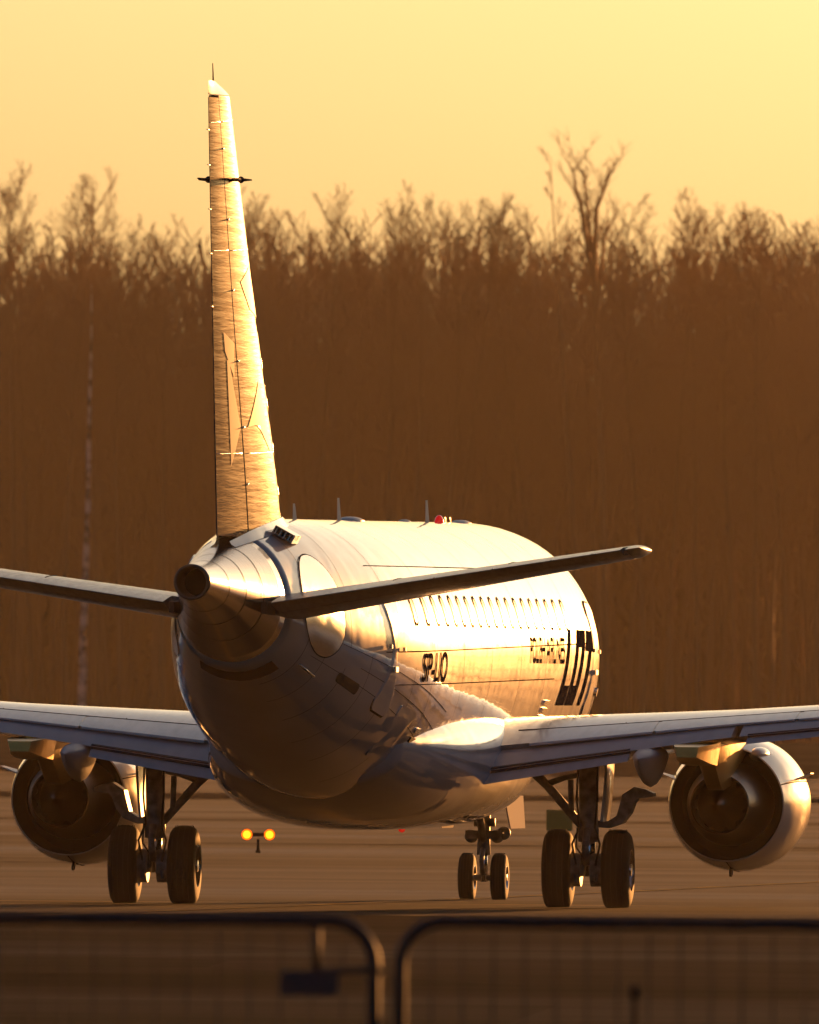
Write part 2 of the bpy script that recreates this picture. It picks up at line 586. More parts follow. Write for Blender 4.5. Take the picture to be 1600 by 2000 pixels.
door(-8.95, -8.15, 2.3, 3.72)
door(9.75, 10.45, 2.25, 3.65)
patch('cargo_door', -7.6, -6.6, t_of_z(-7.1, 2.35), t_of_z(-7.1, 1.75), WHITE, 0.012, fuselage, rnd=0.1, thick=0.015)
for i in range(4):
    patch('vent_louvre', -6.15, -5.75, t_of_z(-5.9, 2.12 - 0.11 * i), t_of_z(-5.9, 2.06 - 0.11 * i), BRIGHT if i % 2 == 0 else BLACK, 0.02, fuselage, rnd=0.02, thick=0.03)
for i in range(3):
    patch('vent_louvre', 5.35, 5.9, t_of_z(5.6, 2.46 - 0.09 * i), t_of_z(5.6, 2.41 - 0.09 * i), BRIGHT, 0.025, fuselage, rnd=0.02, thick=0.03)
patch('static_port_plate', 10.75, 10.95, t_of_z(10.8, 2.62), t_of_z(10.8, 2.52), BRIGHT, 0.03, fuselage, rnd=0.03, thick=0.035)
patch('cockpit_window', 11.3, 12.2, t_of_z(11.7, 3.95), t_of_z(11.7, 3.5), GLASS, 0.004, fuselage, rnd=0.1)
# outlet opening and drain mast low on the tail
patch('outlet_opening', -10.75, -9.75, 2.02, 2.14, BLACK, 0.006, fuselage, rnd=0.08)
patch('access_panel', -11.6, -10.0, 1.72, 1.95, WHITE, 0.008, fuselage, rnd=0.05, thick=0.01)
MB().tube([fus(-12.2, 2.25, 0.02), fus(-11.6, 2.25, 0.05)], 0.015, 6).build('drain_mast', BRIGHT, fuselage)
# tailplane cut-out plate: smooth oval panel round the tailplane root
for s in (1, -1):
    patch('tailplane_cutout_plate', -12.6, -10.9, 0.80, 1.98, BRIGHT, 0.012, fuselage, rnd=1.2, thick=0.014, side=s)
    ring_patch('cutout_seal', -12.63, -10.87, 0.78, 2.0, SEAM, 0.02, 0.010, fuselage, 1.25, s)


# lettering, laid on the skin
def text_on_skin(body, y0, z0, height, length, name, m):
    cu = bpy.data.curves.new(name, 'FONT')
    cu.body = body
    cu.size = 1.0
    cu.offset = 0.012
    tmp = bpy.data.objects.new('tmp', cu)
    COL.objects.link(tmp)
    dg = bpy.context.evaluated_depsgraph_get()
    me = bpy.data.meshes.new_from_object(tmp.evaluated_get(dg))
    bpy.data.objects.remove(tmp)
    b = bmesh.new()
    b.from_mesh(me)
    us = [q.co.x for q in b.verts]
    vs_ = [q.co.y for q in b.verts]
    u0, u1, v0, v1 = min(us), max(us), min(vs_), max(vs_)
    for k in range(1, 8):
        g = b.verts[:] + b.edges[:] + b.faces[:]
        bmesh.ops.bisect_plane(b, geom=g, plane_co=(0, v0 + (v1 - v0) * k / 8, 0), plane_no=(0, 1, 0))
    t0 = t_of_z(y0, z0)
    for q in b.verts:
        y = y0 + (q.co.x - u0) / (u1 - u0) * length
        t = t_of_z(y, z0) - (q.co.y - v0) / (v1 - v0) * height / 1.55
        q.co = fus(y, t, 0.006)
    b.to_mesh(me)
    b.free()
    me.materials.clear()
    me.materials.append(m)
    o = bpy.data.objects.new(name, me)
    COL.objects.link(o)
    o.parent = fuselage
    return o


def rect_on_skin(mb, y0, y1, h0, h1, zb):
    n = 8
    v, f = [], []
    for i in range(n + 1):
        h = h0 + (h1 - h0) * i / n
        for y in (y0, y1):
            ys_ = y + (h - 0.86) * 0.75
            v.append(fus(ys_, t_of_z(ys_, zb) - h / 1.6, 0.006))
        if i:
            f.append((2 * i - 2, 2 * i - 1, 2 * i + 1, 2 * i))
    mb.add(v, f)


text_on_skin('SP-LIO', -6.9, 2.66, 0.32, 1.9, 'registration_lettering', LETTER)
text_on_skin('POLISH AIRLINES', 3.3, 2.90, 0.30, 3.6, 'airline_lettering', LETTER)
LOTY = 7.35
for nm, rects in (('lettering_letter', [(0, .28, 0, .86), (0, .8, 0, .22)]),
                  ('lettering_letter', [(.92, 1.2, 0, .86), (1.55, 1.83, 0, .86), (1.2, 1.55, 0, .22), (1.2, 1.55, .64, .86)]),
                  ('lettering_letter', [(1.95, 2.95, .60, .86), (2.3, 2.6, 0, .60)])):
    mb = MB()
    for (a, b_, c, d) in rects:
        rect_on_skin(mb, LOTY + a, LOTY + b_, c, d, 2.40)
    mb.build(nm, LETTER, fuselage, recalc=False)


# antennas, bumps and beacon on the crown
def blade(y, h, w=0.05, chord=0.28):
    z = f_top(y) - 0.02
    MB().loft([[(-w / 2, y, z), (0, y + chord / 2, z), (w / 2, y, z), (0, y - chord / 2, z)],
               [(-w / 4, y - 0.1, z + h), (0, y - 0.02, z + h), (w / 4, y - 0.1, z + h), (0, y - 0.18, z + h)]]).build('blade_antenna', ANT, fuselage, False)


def dome(y, hl, hw, h, name='crown_fairing', m=ANT):
    z = f_top(y) - 0.015
    rings = []
    for i in range(6):
        a = math.pi / 2 * i / 5
        rings.append([(hw * math.cos(a) * math.cos(q), y + hl * math.cos(a) * math.sin(q), z + h * math.sin(a) + 0.0) for q in [2 * math.pi * k / 20 for k in range(20)]])
    return MB().loft(rings).build(name, m, fuselage)


blade(-7.6, 0.20)
blade(-3.4, 0.28)
blade(5.3, 0.28)
dome(-2.3, 0.5, 0.16, 0.06)
dome(3.0, 0.25, 0.08, 0.04)
dome(8.7, 0.5, 0.13, 0.05)
dome(6.5, 0.09, 0.06, 0.10, 'red_beacon', REDL)
blade(7.2, 0.08, 0.02, 0.08)
blade(7.7, 0.08, 0.02, 0.08)
MB().revolve([(1.03, 0.05), (0.97, 0.05), (0.93, 0.035), (0.915, 0.005)], (0, 3.0, -0.06), 'Z', 16, True, True).build('belly_beacon', REDL, fuselage)

# auxiliary power unit intake scoop on the tail
scoop = empty('intake_scoop', plane)
p = fus(-11.9, 0.52, 0.0)
rot = Matrix.Rotation(0.5, 3, 'Y')
MB().box(p + Vector((0.02, 0, 0.05)), (0.13, 0.28, 0.05), rot).build('scoop_body', WHITE, scoop, False)
MB().box(p + Vector((0.02, -0.30, 0.06)), (0.11, 0.03, 0.035), rot).build('scoop_mouth', BLACK, scoop, False)
for k in range(4):
    MB().box(p + Vector((-0.06 + k * 0.05, -0.335, 0.09 - k * 0.027)), (0.008, 0.01, 0.04), rot).build('scoop_vane', BRIGHT, scoop, False)

# belly fairing
BF = [(6.2, 1.0, 1.45, 1.85, 0.3), (4.6, 1.42, 1.12, 1.8, 0.55), (2.5, 1.60, 0.91, 1.76, 0.70), (0.5, 1.62, 0.90, 1.74, 0.76), (-1.5, 1.58, 0.90, 1.74, 0.76),
      (-3.2, 1.50, 0.98, 1.78, 0.70), (-4.8, 1.36, 1.14, 1.86, 0.55), (-6.6, 1.10, 1.48, 1.95, 0.3)]
by = [s[0] for s in BF]
bfn = [pchip(by, [s[k] for s in BF]) for k in (1, 2, 3, 4)]
rings = []
for y in np.linspace(6.2, -6.6, 40):
    a, zb, zc, up = (q(y) for q in bfn)
    ring = []
    for k in range(64):
        t = 2 * math.pi * k / 64
        c, s = math.cos(t), math.sin(t)
        e = 2 / 2.5
        ring.append((a * math.copysign(abs(s) ** e, s), y, zc + (up if c > 0 else zc - zb) * math.copysign(abs(c) ** e, c)))
    rings.append(ring)
belly = MB().loft(rings).build('belly_fairing', WHITE, plane)


# ------------------------------------------------------------------ lifting surfaces
def foil(n=14, thick=0.12, x0=0.0, x1u=1.0, x1l=1.0, camber=0.0):
    """(chordwise, height) round the section: upper from the rear to the nose, then lower back"""
    def yt(x):
        return 5 * thick * (0.2969 * math.sqrt(max(x, 0)) - 0.1260 * x - 0.3516 * x ** 2 + 0.2843 * x ** 3 - 0.1036 * x ** 4)

    def yc(x):
        return camber * 4 * x * (1 - x)
    pts = []
    for i in range(n + 1):
        x = x0 + (x1u - x0) * (0.5 + 0.5 * math.cos(math.pi * i / n))
        pts.append((x, yc(x) + yt(x)))
    for i in range(1, n + 1):
        x = x0 + (x1l - x0) * (0.5 - 0.5 * math.cos(math.pi * i / n))
        pts.append((x, yc(x) - yt(x)))
    return pts


def part_foil(xa, xb, thick, n=8, nose=True, camber=0.0):
    """the piece of a symmetric section between chord stations xa and xb (a rudder, an elevator)"""
    def yt(x):
        return 5 * thick * (0.2969 * math.sqrt(x) - 0.1260 * x - 0.3516 * x ** 2 + 0.2843 * x ** 3 - 0.1015 * x ** 4) + 0.0006
    up = [(xa + (xb - xa) * i / n, yt(xa + (xb - xa) * i / n)) for i in range(n, -1, -1)]
    lo = [(x, -y) for x, y in reversed(up)]
    mid = [(xa - yt(xa) * 0.6, 0.0)] if nose else []
    return up + mid + lo


# vertical fin
FZ = [4.05, 9.42]


def fin_sta(z):
    k = (z - 4.2) / (9.5 - 4.2)
    te = -14.72 - 1.18 * k
    le = pchip([4.0, 4.3, 7.0, 9.5], [-9.85, -10.0, -12.35, -14.5])(z)
    return le, te


def fin_ring(z, sec, th_scale=1.0):
    le, te = fin_sta(z)
    c = le - te
    return [(h * c * th_scale, le - x * c, z) for x, h in sec]


fin = MB().loft([fin_ring(z, foil(14, 0.115, 0, 0.675, 0.675)) for z in np.linspace(4.05, 9.3, 24)]).build('vertical_fin', NAVY, plane, angle=40)
rud = MB().loft([fin_ring(z, part_foil(0.692, 1.0, 0.115)) for z in np.linspace(4.30, 9.27, 22)]).build('rudder', NAVY, fin, angle=40)
# fin cap: rounded forward
capr = []
for i in range(9):
    k = i / 8
    z = 9.31 + 0.15 * k
    le, te = fin_sta(9.31)
    c = (le - te) * (1 - 0.85 * k ** 1.5 * 0.75)
    capr.append([(h * c * (1 - 0.6 * k), te + c - x * c, z) for x, h in foil(14, 0.115)])
MB().loft(capr).build('fin_cap', NAVY, fin, angle=50)
# polished leading edge
le_r = []
for z in np.linspace(4.6, 9.28, 22):
    le, te = fin_sta(z)
    c = le - te
    sec = foil(10, 0.1165, 0, 0.07, 0.07)
    le_r.append([(h * c * 1.01, le + 0.006 - x * c, z) for x, h in sec])
MB().loft(le_r, closed=False).build('leading_edge', LEDGE, fin)
# dorsal fillet
dr = []
for i in range(9):
    k = i / 8
    y = -8.6 - 1.9 * k
    h = 0.9 * k ** 2.2
    w = 0.02 + 0.20 * k
    zb = f_top(y) - 0.06
    dr.append([(-w, y, zb), (-w * 0.5, y, zb + h * 0.6 + 0.03), (0, y, zb + h + 0.07), (w * 0.5, y, zb + h * 0.6 + 0.03), (w, y, zb)])
MB().loft(dr).build('dorsal_fillet', WHITE, fin)
# fillet strip where the fin meets the body
for s in (1, -1):
    v, f = [], []
    for i in range(25):
        y = -10.2 - 4.0 * i / 24
        le, te = fin_sta(4.3)
        x = (le - y) / (le - te)
        yt = 5 * 0.115 * (0.2969 * math.sqrt(max(x, 0.001)) - 0.126 * x - 0.3516 * x * x + 0.2843 * x ** 3 - 0.1015 * x ** 4) * (le - te)
        t = math.asin(min(0.9, (yt + 0.07) / f_w(y)))
        a = fus(y, s * t, 0.006)
        v += [(s * (yt + 0.004), y, f_top(y) + 0.045), (s * (yt + 0.025), y, f_top(y) + 0.008), tuple(a)]
        if i:
            k = 3 * i
            f += [(k - 3, k - 2, k + 1, k), (k - 2, k - 1, k + 2, k + 1)]
    obj('fin_fillet', v, f, WHITE, fin)


def on_fin(x, z, off=0.006, s=1):
    le, te = fin_sta(z)
    c = le - te
    yt = 5 * 0.115 * (0.2969 * math.sqrt(x) - 0.126 * x - 0.3516 * x * x + 0.2843 * x ** 3 - 0.1015 * x ** 4) * c
    return Vector((s * (yt + off), le - x * c, z))


def fin_poly(name, pts, m, par, off=0.005):
    """flat emblem shape on the starboard face of the fin, given as a quad of (chord share, height)"""
    v, f = [], []
    n = 8
    (a, b_, c, d) = pts
    for i in range(n + 1):
        for j in range(n + 1):
            u, w = i / n, j / n
            x = (a[0] * (1 - u) + b_[0] * u) * (1 - w) + (d[0] * (1 - u) + c[0] * u) * w
            z = (a[1] * (1 - u) + b_[1] * u) * (1 - w) + (d[1] * (1 - u) + c[1] * u) * w
            v.append(on_fin(x, z, off))
    for i in range(n):
        for j in range(n):
            k = i * (n + 1) + j
            f.append((k, k + 1, k + n + 2, k + n + 1))
    return obj(name, v, f, m, par)


fin_poly('emblem_stroke', [(0.70, 5.55), (0.80, 6.3), (0.83, 6.3), (0.84, 5.1)], PATCH, rud)
fin_poly('emblem_stroke', [(0.34, 6.1), (0.60, 5.55), (0.45, 5.6), (0.25, 5.25)], PATCH, fin)
fin_poly('emblem_stroke', [(0.71, 6.5), (0.86, 6.62), (0.85, 6.4), (0.74, 6.1)], PATCH, rud)
fin_poly('emblem_stroke', [(0.22, 7.4), (0.5, 7.2), (0.35, 6.9), (0.12, 6.8)], PATCH, fin)
# hinge fairings, inspection covers, seams on the fin
for z in (4.9, 5.55, 6.3, 7.1, 7.9, 8.7):
    p = on_fin(0.66, z, 0.004)
    MB().tube([p + Vector((0, 0.16, 0.02)), p + Vector((0.004, 0, 0)), p + Vector((0, -0.14, -0.02))], [0.004, 0.008, 0.003], 6).build('hinge_fairing', BRIGHT, fin)
for (x, z) in ((0.10, 4.75), (0.12, 5.25), (0.14, 5.75), (0.15, 6.2), (0.17, 6.8), (0.09, 4.4)):
    mb = MB()
    pts = [on_fin(x + 0.02 * math.cos(a), z + 0.16 * math.sin(a), 0.0) for a in [2 * math.pi * k / 20 for k in range(21)]]
    mb.tube(pts, 0.005, 5).build('inspection_cover', BRIGHT, fin)
for z in (5.3, 7.6, 9.05):
    mb = MB()
    mb.tube([on_fin(0.05 + 0.6 * k / 12, z - 0.05 * k / 12, 0.001) for k in range(13)], 0.005, 5).build('panel_seam', BRIGHT, fin)
    mb = MB()
    mb.tube([on_fin(0.70 + 0.29 * k / 8, z - 0.05 - 0.02 * k / 8, 0.001) for k in range(9)], 0.005, 5).build('panel_seam', BRIGHT, rud)
for z in (6.9, 7.5, 8.0, 8.5, 8.9):
    p = on_fin(0.995, z, 0)
    MB().tube([p, p + Vector((-0.0, -0.22, 0.0))], 0.006, 5).build('static_wick', ANT, rud)
le, te = fin_sta(9.31)
MB().tube([(0, te + 0.45, 9.38), (0, te + 0.42, 9.55), (0, te + 0.38, 9.66)], [0.012, 0.008, 0.005], 6).build('tip_whip', BLACK, fin)
# navigation antenna: a bowed rod on each side of the fin
for s in (1, -1):
    p = on_fin(0.42, 8.36, 0.0, s)
    MB().tube([p, p + Vector((s * 0.07, 0.12, 0)), p + Vector((s * 0.08, -0.2, 0)), p + Vector((s * 0.09, -0.7, 0))], [0.02, 0.02, 0.014, 0.008], 8).build('navigation_antenna', BLACK, fin)
    q = p + Vector((s * 0.07, 0.10, 0))
    MB().revolve([(-0.07, 0.005), (-0.05, 0.028), (0, 0.04), (0.05, 0.028), (0.07, 0.005)], q, 'Y', 12, True, True).build('antenna_bulb', BLACK, fin)
    MB().tube([q, q + Vector((s * 0.12, 0.05, 0))], [0.022, 0.008], 8).build('antenna_rod', BLACK, fin)

# tailplanes
STAB = [(0.30, -11.75, -14.55, 3.45, 0.115), (0.55, -11.95, -14.65, 3.49, 0.112), (5.0, -15.0, -16.45, 4.17, 0.10)]


def stab_ring(s, x, sec_f):
    k = (x - 0.55) / 4.45
    le, te, z = -11.95 - 3.05 * k, -14.65 - 1.80 * k, 3.49 + 0.68 * k
    th = 0.112 - 0.012 * k
    c = le - te
    inc = math.radians(-1.3)
    out = []
    for cx, h in sec_f(th):
        dy, dz = -cx * c, h * c
        out.append((s * x, le + dy * math.cos(inc) + dz * math.sin(inc) * 0, z + dz + (0.35 * c + dy) * math.sin(inc)))
    return out


for s in (1, -1):
    xs = [0.15] + list(np.linspace(0.5, 4.85, 18))
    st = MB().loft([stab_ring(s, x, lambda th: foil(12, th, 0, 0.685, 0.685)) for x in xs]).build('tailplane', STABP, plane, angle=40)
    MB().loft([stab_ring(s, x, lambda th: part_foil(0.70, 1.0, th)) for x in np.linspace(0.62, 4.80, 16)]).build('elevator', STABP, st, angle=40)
    tip = []
    for i in range(7):
        a = i / 6
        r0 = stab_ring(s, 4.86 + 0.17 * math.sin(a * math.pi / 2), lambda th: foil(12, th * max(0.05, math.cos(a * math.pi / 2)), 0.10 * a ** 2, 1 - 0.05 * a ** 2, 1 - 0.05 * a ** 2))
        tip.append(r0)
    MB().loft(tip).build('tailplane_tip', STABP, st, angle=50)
    for x in (2.0, 3.4):
        r0 = stab_ring(s, x, lambda th: foil(12, th * 1.01, 0.02, 0.68, 0.68))
        MB().tube([r0[i] for i in range(0, 12)], 0.006, 4).build('panel_seam', SEAM, st)
    for x in (2.6, 3.3, 4.0, 4.5):
        r0 = stab_ring(s, x, lambda th: part_foil(0.70, 1.0, th))
        p = Vector(r0[0])
        MB().tube([p, p + Vector((0, -0.2, 0))], 0.005, 4).build('static_wick', ANT, st)
    MB().loft([[(s * 0.50, y, z) for y, z in ((-11.9, 3.38), (-11.9, 3.60), (-14.62, 3.54), (-14.62, 3.42))],
               [(s * 0.56, y, z) for y, z in ((-12.2, 3.36), (-12.2, 3.62), (-14.6, 3.55), (-14.6, 3.42))]]).build('root_plate', COVE, st, False)

# wings: (x, leading edge y, trailing edge y, z of trailing edge, z of leading edge, thickness)
WG = [(1.0, 4.15, -1.55, 1.58, 1.86, 0.140), (1.5, 3.75, -1.50, 1.66, 1.92, 0.138), (4.3, 2.20, -1.20, 2.06, 2.17, 0.118), (8.0, 0.30, -2.00, 2.42, 2.48, 0.11), (12.6, -2.05, -3.35, 2.86, 2.90, 0.105)]
wx = [w[0] for w in WG]


def lin(k):
    return lambda x: float(np.interp(x, wx, [w[k] for w in WG]))


w_le, w_te, w_zt, w_zl, w_th = (lin(k) for k in range(1, 6))


def wing_pt(s, x, cx, h):
    le, te = w_le(x), w_te(x)
    c = le - te
    zl, zt = w_zl(x), w_zt(x)
    return (s * x, le - cx * c, zl + (zt - zl) * cx + h * c)


def wing_ring(s, x, sec):
    return [wing_pt(s, x, cx, h) for cx, h in sec]


def seg_ring(s, x, cx0, h0, chord, ang, thick, n=8):
    """a flap segment: nose at (cx0, h0) in wing chord units, its own chord, turned down by ang"""
    out = []
    ca, sa = math.cos(ang), math.sin(ang)
    for u, h in foil(n, thick, 0, 1, 1):
        du, dh = u * chord, h * chord
        out.append(wing_pt(s, x, cx0 + du * ca + dh * sa, h0 - du * sa + dh * ca))
    return out


for s in (1, -1):
    side_n = 'starboard' if s > 0 else 'port'
    # main box: rear part cut away where flaps sit
    secs = []
    for x in (1.0, 1.5, 2.0, 2.5, 3.0, 3.5, 4.0, 4.3, 4.8, 5.5, 6.5, 8.0, 10.0, 12.6):
        up = foil(18, w_th(x), 0, 0.80, 0.68, 0.012)
        secs.append(wing_ring(s, x, up))
    wing = MB().loft(secs).build('wing', WINGP, plane, angle=35)
    # spoiler panels on the upper surface, standing a little proud, with gaps between
    for (xa, xb) in ((1.95, 3.42), (3.46, 5.15), (5.2, 6.6), (6.65, 8.0)):
        rr = []
        for x in np.linspace(xa, xb, 6):
            th = w_th(x)
            sec = foil(18, th, 0.0, 1.0, 1.0, 0.012)
            upper = sorted([p for p in sec[:19]], key=lambda q: q[0])
            ux = [p[0] for p in upper]
            uy = [p[1] for p in upper]
            pts = []
            for cx in (0.64, 0.70, 0.76, 0.82):
                pts.append(wing_pt(s, x, cx, float(np.interp(cx, ux, uy)) + 0.003))
            pts.append(wing_pt(s, x, 0.822, float(np.interp(0.822, ux, uy)) - 0.003))
            pts.append(wing_pt(s, x, 0.64, float(np.interp(0.64, ux, uy)) - 0.004))
            rr.append(pts)
        MB().loft(rr).build('spoiler', WINGP, wing, angle=35)
    # inboard flap: main panel and rear segment
    for (xa, xb, rear) in ((1.50, 4.42, (1.50, 3.22)), (4.52, 8.3, (4.62, 8.25))):
        MB().loft([seg_ring(s, x, 0.735, 0.014, 0.235, math.radians(6), 0.15) for x in np.linspace(xa, xb, 10)]).build('flap', FLAPP, wing, angle=40)
        MB().loft([[wing_pt(s, x, 0.945, -0.004), wing_pt(s, x, 0.965, -0.006), wing_pt(s, x, 0.965, -0.022), wing_pt(s, x, 0.945, -0.022)] for x in np.linspace(rear[0], rear[1], 6)]).build('slot_shade_strip', COVE, wing, False)  # dark strip painting the shade in the slot ahead of the rear flap
        MB().loft([seg_ring(s, x, 0.950, -0.020, 0.078, math.radians(14), 0.15) for x in np.linspace(rear[0], rear[1], 8)]).build('rear_flap', FLAPP, wing, angle=40)
    MB().loft([seg_ring(s, x, 0.79, 0.0, 0.21, 0.0, 0.12) for x in np.linspace(8.4, 12.4, 6)]).build('aileron', FLAPP, wing, angle=40)
    # flap track fairings
    for (x, ln, hw, hh) in ((3.42, 2.1, 0.185, 0.36), (6.1, 1.6, 0.12, 0.18), (7.9, 1.4, 0.11, 0.16)):
        zt = w_zt(x)
        y1 = w_te(x)
        rr = []
        for i in range(13):
            k = i / 12
            y = y1 + 1.35 - ln * k
            sc = math.sin(math.pi * min(1, 0.08 + 0.92 * k) ** 0.75) ** 0.6 if k < 1 else 0.02
            sc = max(sc, 0.03)
            ring = []
            for j in range(16):
                a = 2 * math.pi * j / 16
                dz = math.cos(a)
                ring.append((s * x + hw * sc * math.sin(a) * (1 if dz > 0 else 1 - 0.35 * abs(dz)), y, zt - 0.12 - 0.04 * k + hh * sc * dz * (0.35 if dz > 0 else 1.0)))
            rr.append(ring)
        ft = MB().loft(rr).build('flap_track_fairing', FLAPP, wing, angle=60)
    # winglet
    rr = []
    for i in range(8):
        a = i / 7
        x, z = 12.6 + 0.55 * math.sin(a * 1.2), 2.88 + 1.35 * a ** 1.6
        le, te = -2.05 - 1.35 * a, -3.35 - 0.75 * a
        rr.append([(s * (x + h * (le - te) * 0.8), le - cx * (le - te), z) for cx, h in foil(10, 0.09)])
    MB().loft(rr).build('winglet', WHITE, wing, angle=40)
    # seams on the upper skin
    for x in (3.0, 4.45, 5.9):
        sec = wing_ring(s, x, foil(18, w_th(x) * 1.003, 0, 0.80, 0.68, 0.012))
        MB().tube(sec[1:7], 0.007, 4).build('panel_seam', SEAM, wing)
    v = []
    pts = []
    for x in np.linspace(1.7, 8.0, 20):
        sec = foil(18, w_th(x) * 1.004, 0, 0.62, 0.68, 0.012)
        pts.append(wing_pt(s, x, sec[0][0], sec[0][1]))
    MB().tube(pts, 0.008, 4).build('panel_seam', SEAM, wing)

# ------------------------------------------------------------------ engines
EX, EZ = 3.98, 1.235
for s in (1, -1):
    eng = empty('engine', plane)
    c = (s * EX, 0, EZ)
    prof = [(5.05, 0.60), (5.12, 0.64), (5.12, 0.67), (5.05, 0.715), (4.8, 0.77), (4.4, 0.805), (3.9, 0.815), (3.4, 0.80), (3.0, 0.765), (2.75, 0.73), (2.5, 0.69), (2.495, 0.675)]
    MB().revolve(prof, c, 'Y', 72).build('nacelle', WHITE, eng, angle=50)
    MB().revolve([(2.495, 0.674), (2.6, 0.66), (3.0, 0.66), (3.6, 0.65)], c, 'Y', 60).build('fan_duct', BLACK, eng)
    MB().revolve([(5.05, 0.60), (4.6, 0.56), (4.3, 0.58)], c, 'Y', 60).build('inlet_liner', DARKM, eng)
    MB().revolve([(4.35, 0.58), (4.36, 0.2), (4.62, 0.02)], c, 'Y', 60).build('fan_disc', BLACK, eng)
    MB().revolve([(3.55, 0.66), (3.54, 0.50)], c, 'Y', 60).build('guide_vane_ring', BLACK, eng)
    MB().revolve([(3.6, 0.46), (3.1, 0.50), (2.7, 0.495), (2.3, 0.46), (1.95, 0.40), (1.72, 0.355), (1.715, 0.34), (2.1, 0.33)], c, 'Y', 60).build('core_cowl', NOZZLE, eng, angle=40)
    # lobed core nozzle and its plug
    rings = []
    for (a, r, l) in ((2.1, 0.335, 0.0), (1.9, 0.32, 0.012), (1.78, 0.305, 0.028)):
        rings.append([(c[0] + (r + l * math.cos(12 * t)) * math.cos(t), a, c[2] + (r + l * math.cos(12 * t)) * math.sin(t)) for t in [2 * math.pi * k / 96 for k in range(96)]])
    MB().loft(rings, True, False, False).build('mixer_lobes', DARKM, eng)
    MB().revolve([(2.6, 0.36), (2.1, 0.24), (1.75, 0.16), (1.5, 0.085), (1.38, 0.04), (1.35, 0.002)], c, 'Y', 40).build('exhaust_plug', NOZZLE, eng)
    # pylon: from the wing down to the core cowl, tapering aft
    zu = w_zt(EX)
    rr = []
    for (y, hw, z0, z1) in ((4.6, 0.04, EZ + 0.70, 2.02), (3.8, 0.16, EZ + 0.62, 2.10), (2.8, 0.19, EZ + 0.42, 2.12), (2.0, 0.20, EZ + 0.22, 2.10), (1.3, 0.19, EZ + 0.17, 2.06), (1.1, 0.175, EZ + 0.19, 2.05), (0.3, 0.16, EZ + 0.52, 2.02), (-0.4, 0.10, EZ + 0.66, 2.0), (-1.0, 0.05, EZ + 0.72, 1.98)):
        rr.append([(c[0] - hw, y, z1), (c[0] + hw, y, z1), (c[0] + hw * 0.95, y, (z0 + z1) / 2), (c[0] + hw * 0.5, y, z0), (c[0] - hw * 0.5, y, z0), (c[0] - hw * 0.95, y, (z0 + z1) / 2)])
    MB().loft(rr).build('pylon', GLINTTI, eng, angle=30)
    # fairing where the pylon runs out behind the wing
    rr = []
    for (y, hw, z0, z1) in ((-0.2, 0.22, 1.70, 1.98), (-0.9, 0.23, 1.72, 1.96), (-1.5, 0.20, 1.76, 1.94), (-1.9, 0.14, 1.80, 1.92)):
        rr.append([(c[0] - hw, y, z1), (c[0] + hw, y, z1), (c[0] + hw * 0.8, y, z0), (c[0] - hw * 0.8, y, z0)])
    MB().loft(rr).build('pylon_tail_fairing', GLINTTI, eng, angle=30)
    # strakes, latch bump, drain mast, cowl seam
    for a, nm in ((math.radians(22), 'nacelle_strake'), (math.radians(158), 'nacelle_strake')):
        d = Vector((math.cos(a), 0, math.sin(a)))
        p0 = Vector(c) + d * 0.80
        MB().loft([[p0 + Vector((0, 4.2, -0.008)), p0 + Vector((0, 3.2, -0.008)), p0 + Vector((0, 3.2, 0.008)), p0 + Vector((0, 4.2, 0.008))],
                   [p0 + d * 0.20 + Vector((0, 3.6, -0.006)), p0 + d * 0.20 + Vector((0, 3.25, -0.006)), p0 + d * 0.20 + Vector((0, 3.25, 0.006)), p0 + d * 0.20 + Vector((0, 3.6, 0.006))]]).build(nm, ANT, eng, False)
    MB().tube([(c[0], 3.1, EZ - 0.76), (c[0], 3.0, EZ - 0.86)], [0.03, 0.02], 8).build('drain_mast', DARKM, eng)
    for a in (20, 90 + 62, -90):
        a = math.radians(a)
        d = Vector((math.cos(a), 0, math.sin(a)))
        MB().tube([Vector(c) + d * (r + 0.001) + Vector((0, y, 0)) for y, r in ((4.8, 0.77), (4.4, 0.805), (3.9, 0.815), (3.4, 0.80), (3.0, 0.765), (2.75, 0.73), (2.52, 0.693))], 0.006, 5).build('cowl_seam', SEAM, eng)
    q = Vector((c[0] + s * 0 + 0.34, 2.9, EZ + 0.60))
    rings = []
    for i in range(9):
        k = i / 8
        r_ = max(0.02, math.sin(math.pi * (0.06 + 0.9 * k)) ** 0.6)
        rings.append([q + Vector((0.12 * r_ * math.cos(t), 0.55 - 1.0 * k, 0.09 * r_ * math.sin(t))) for t in [2 * math.pi * j / 18 for j in range(18)]])
    MB().loft(rings).build('pylon_shoulder_fairing', WHITE, eng)


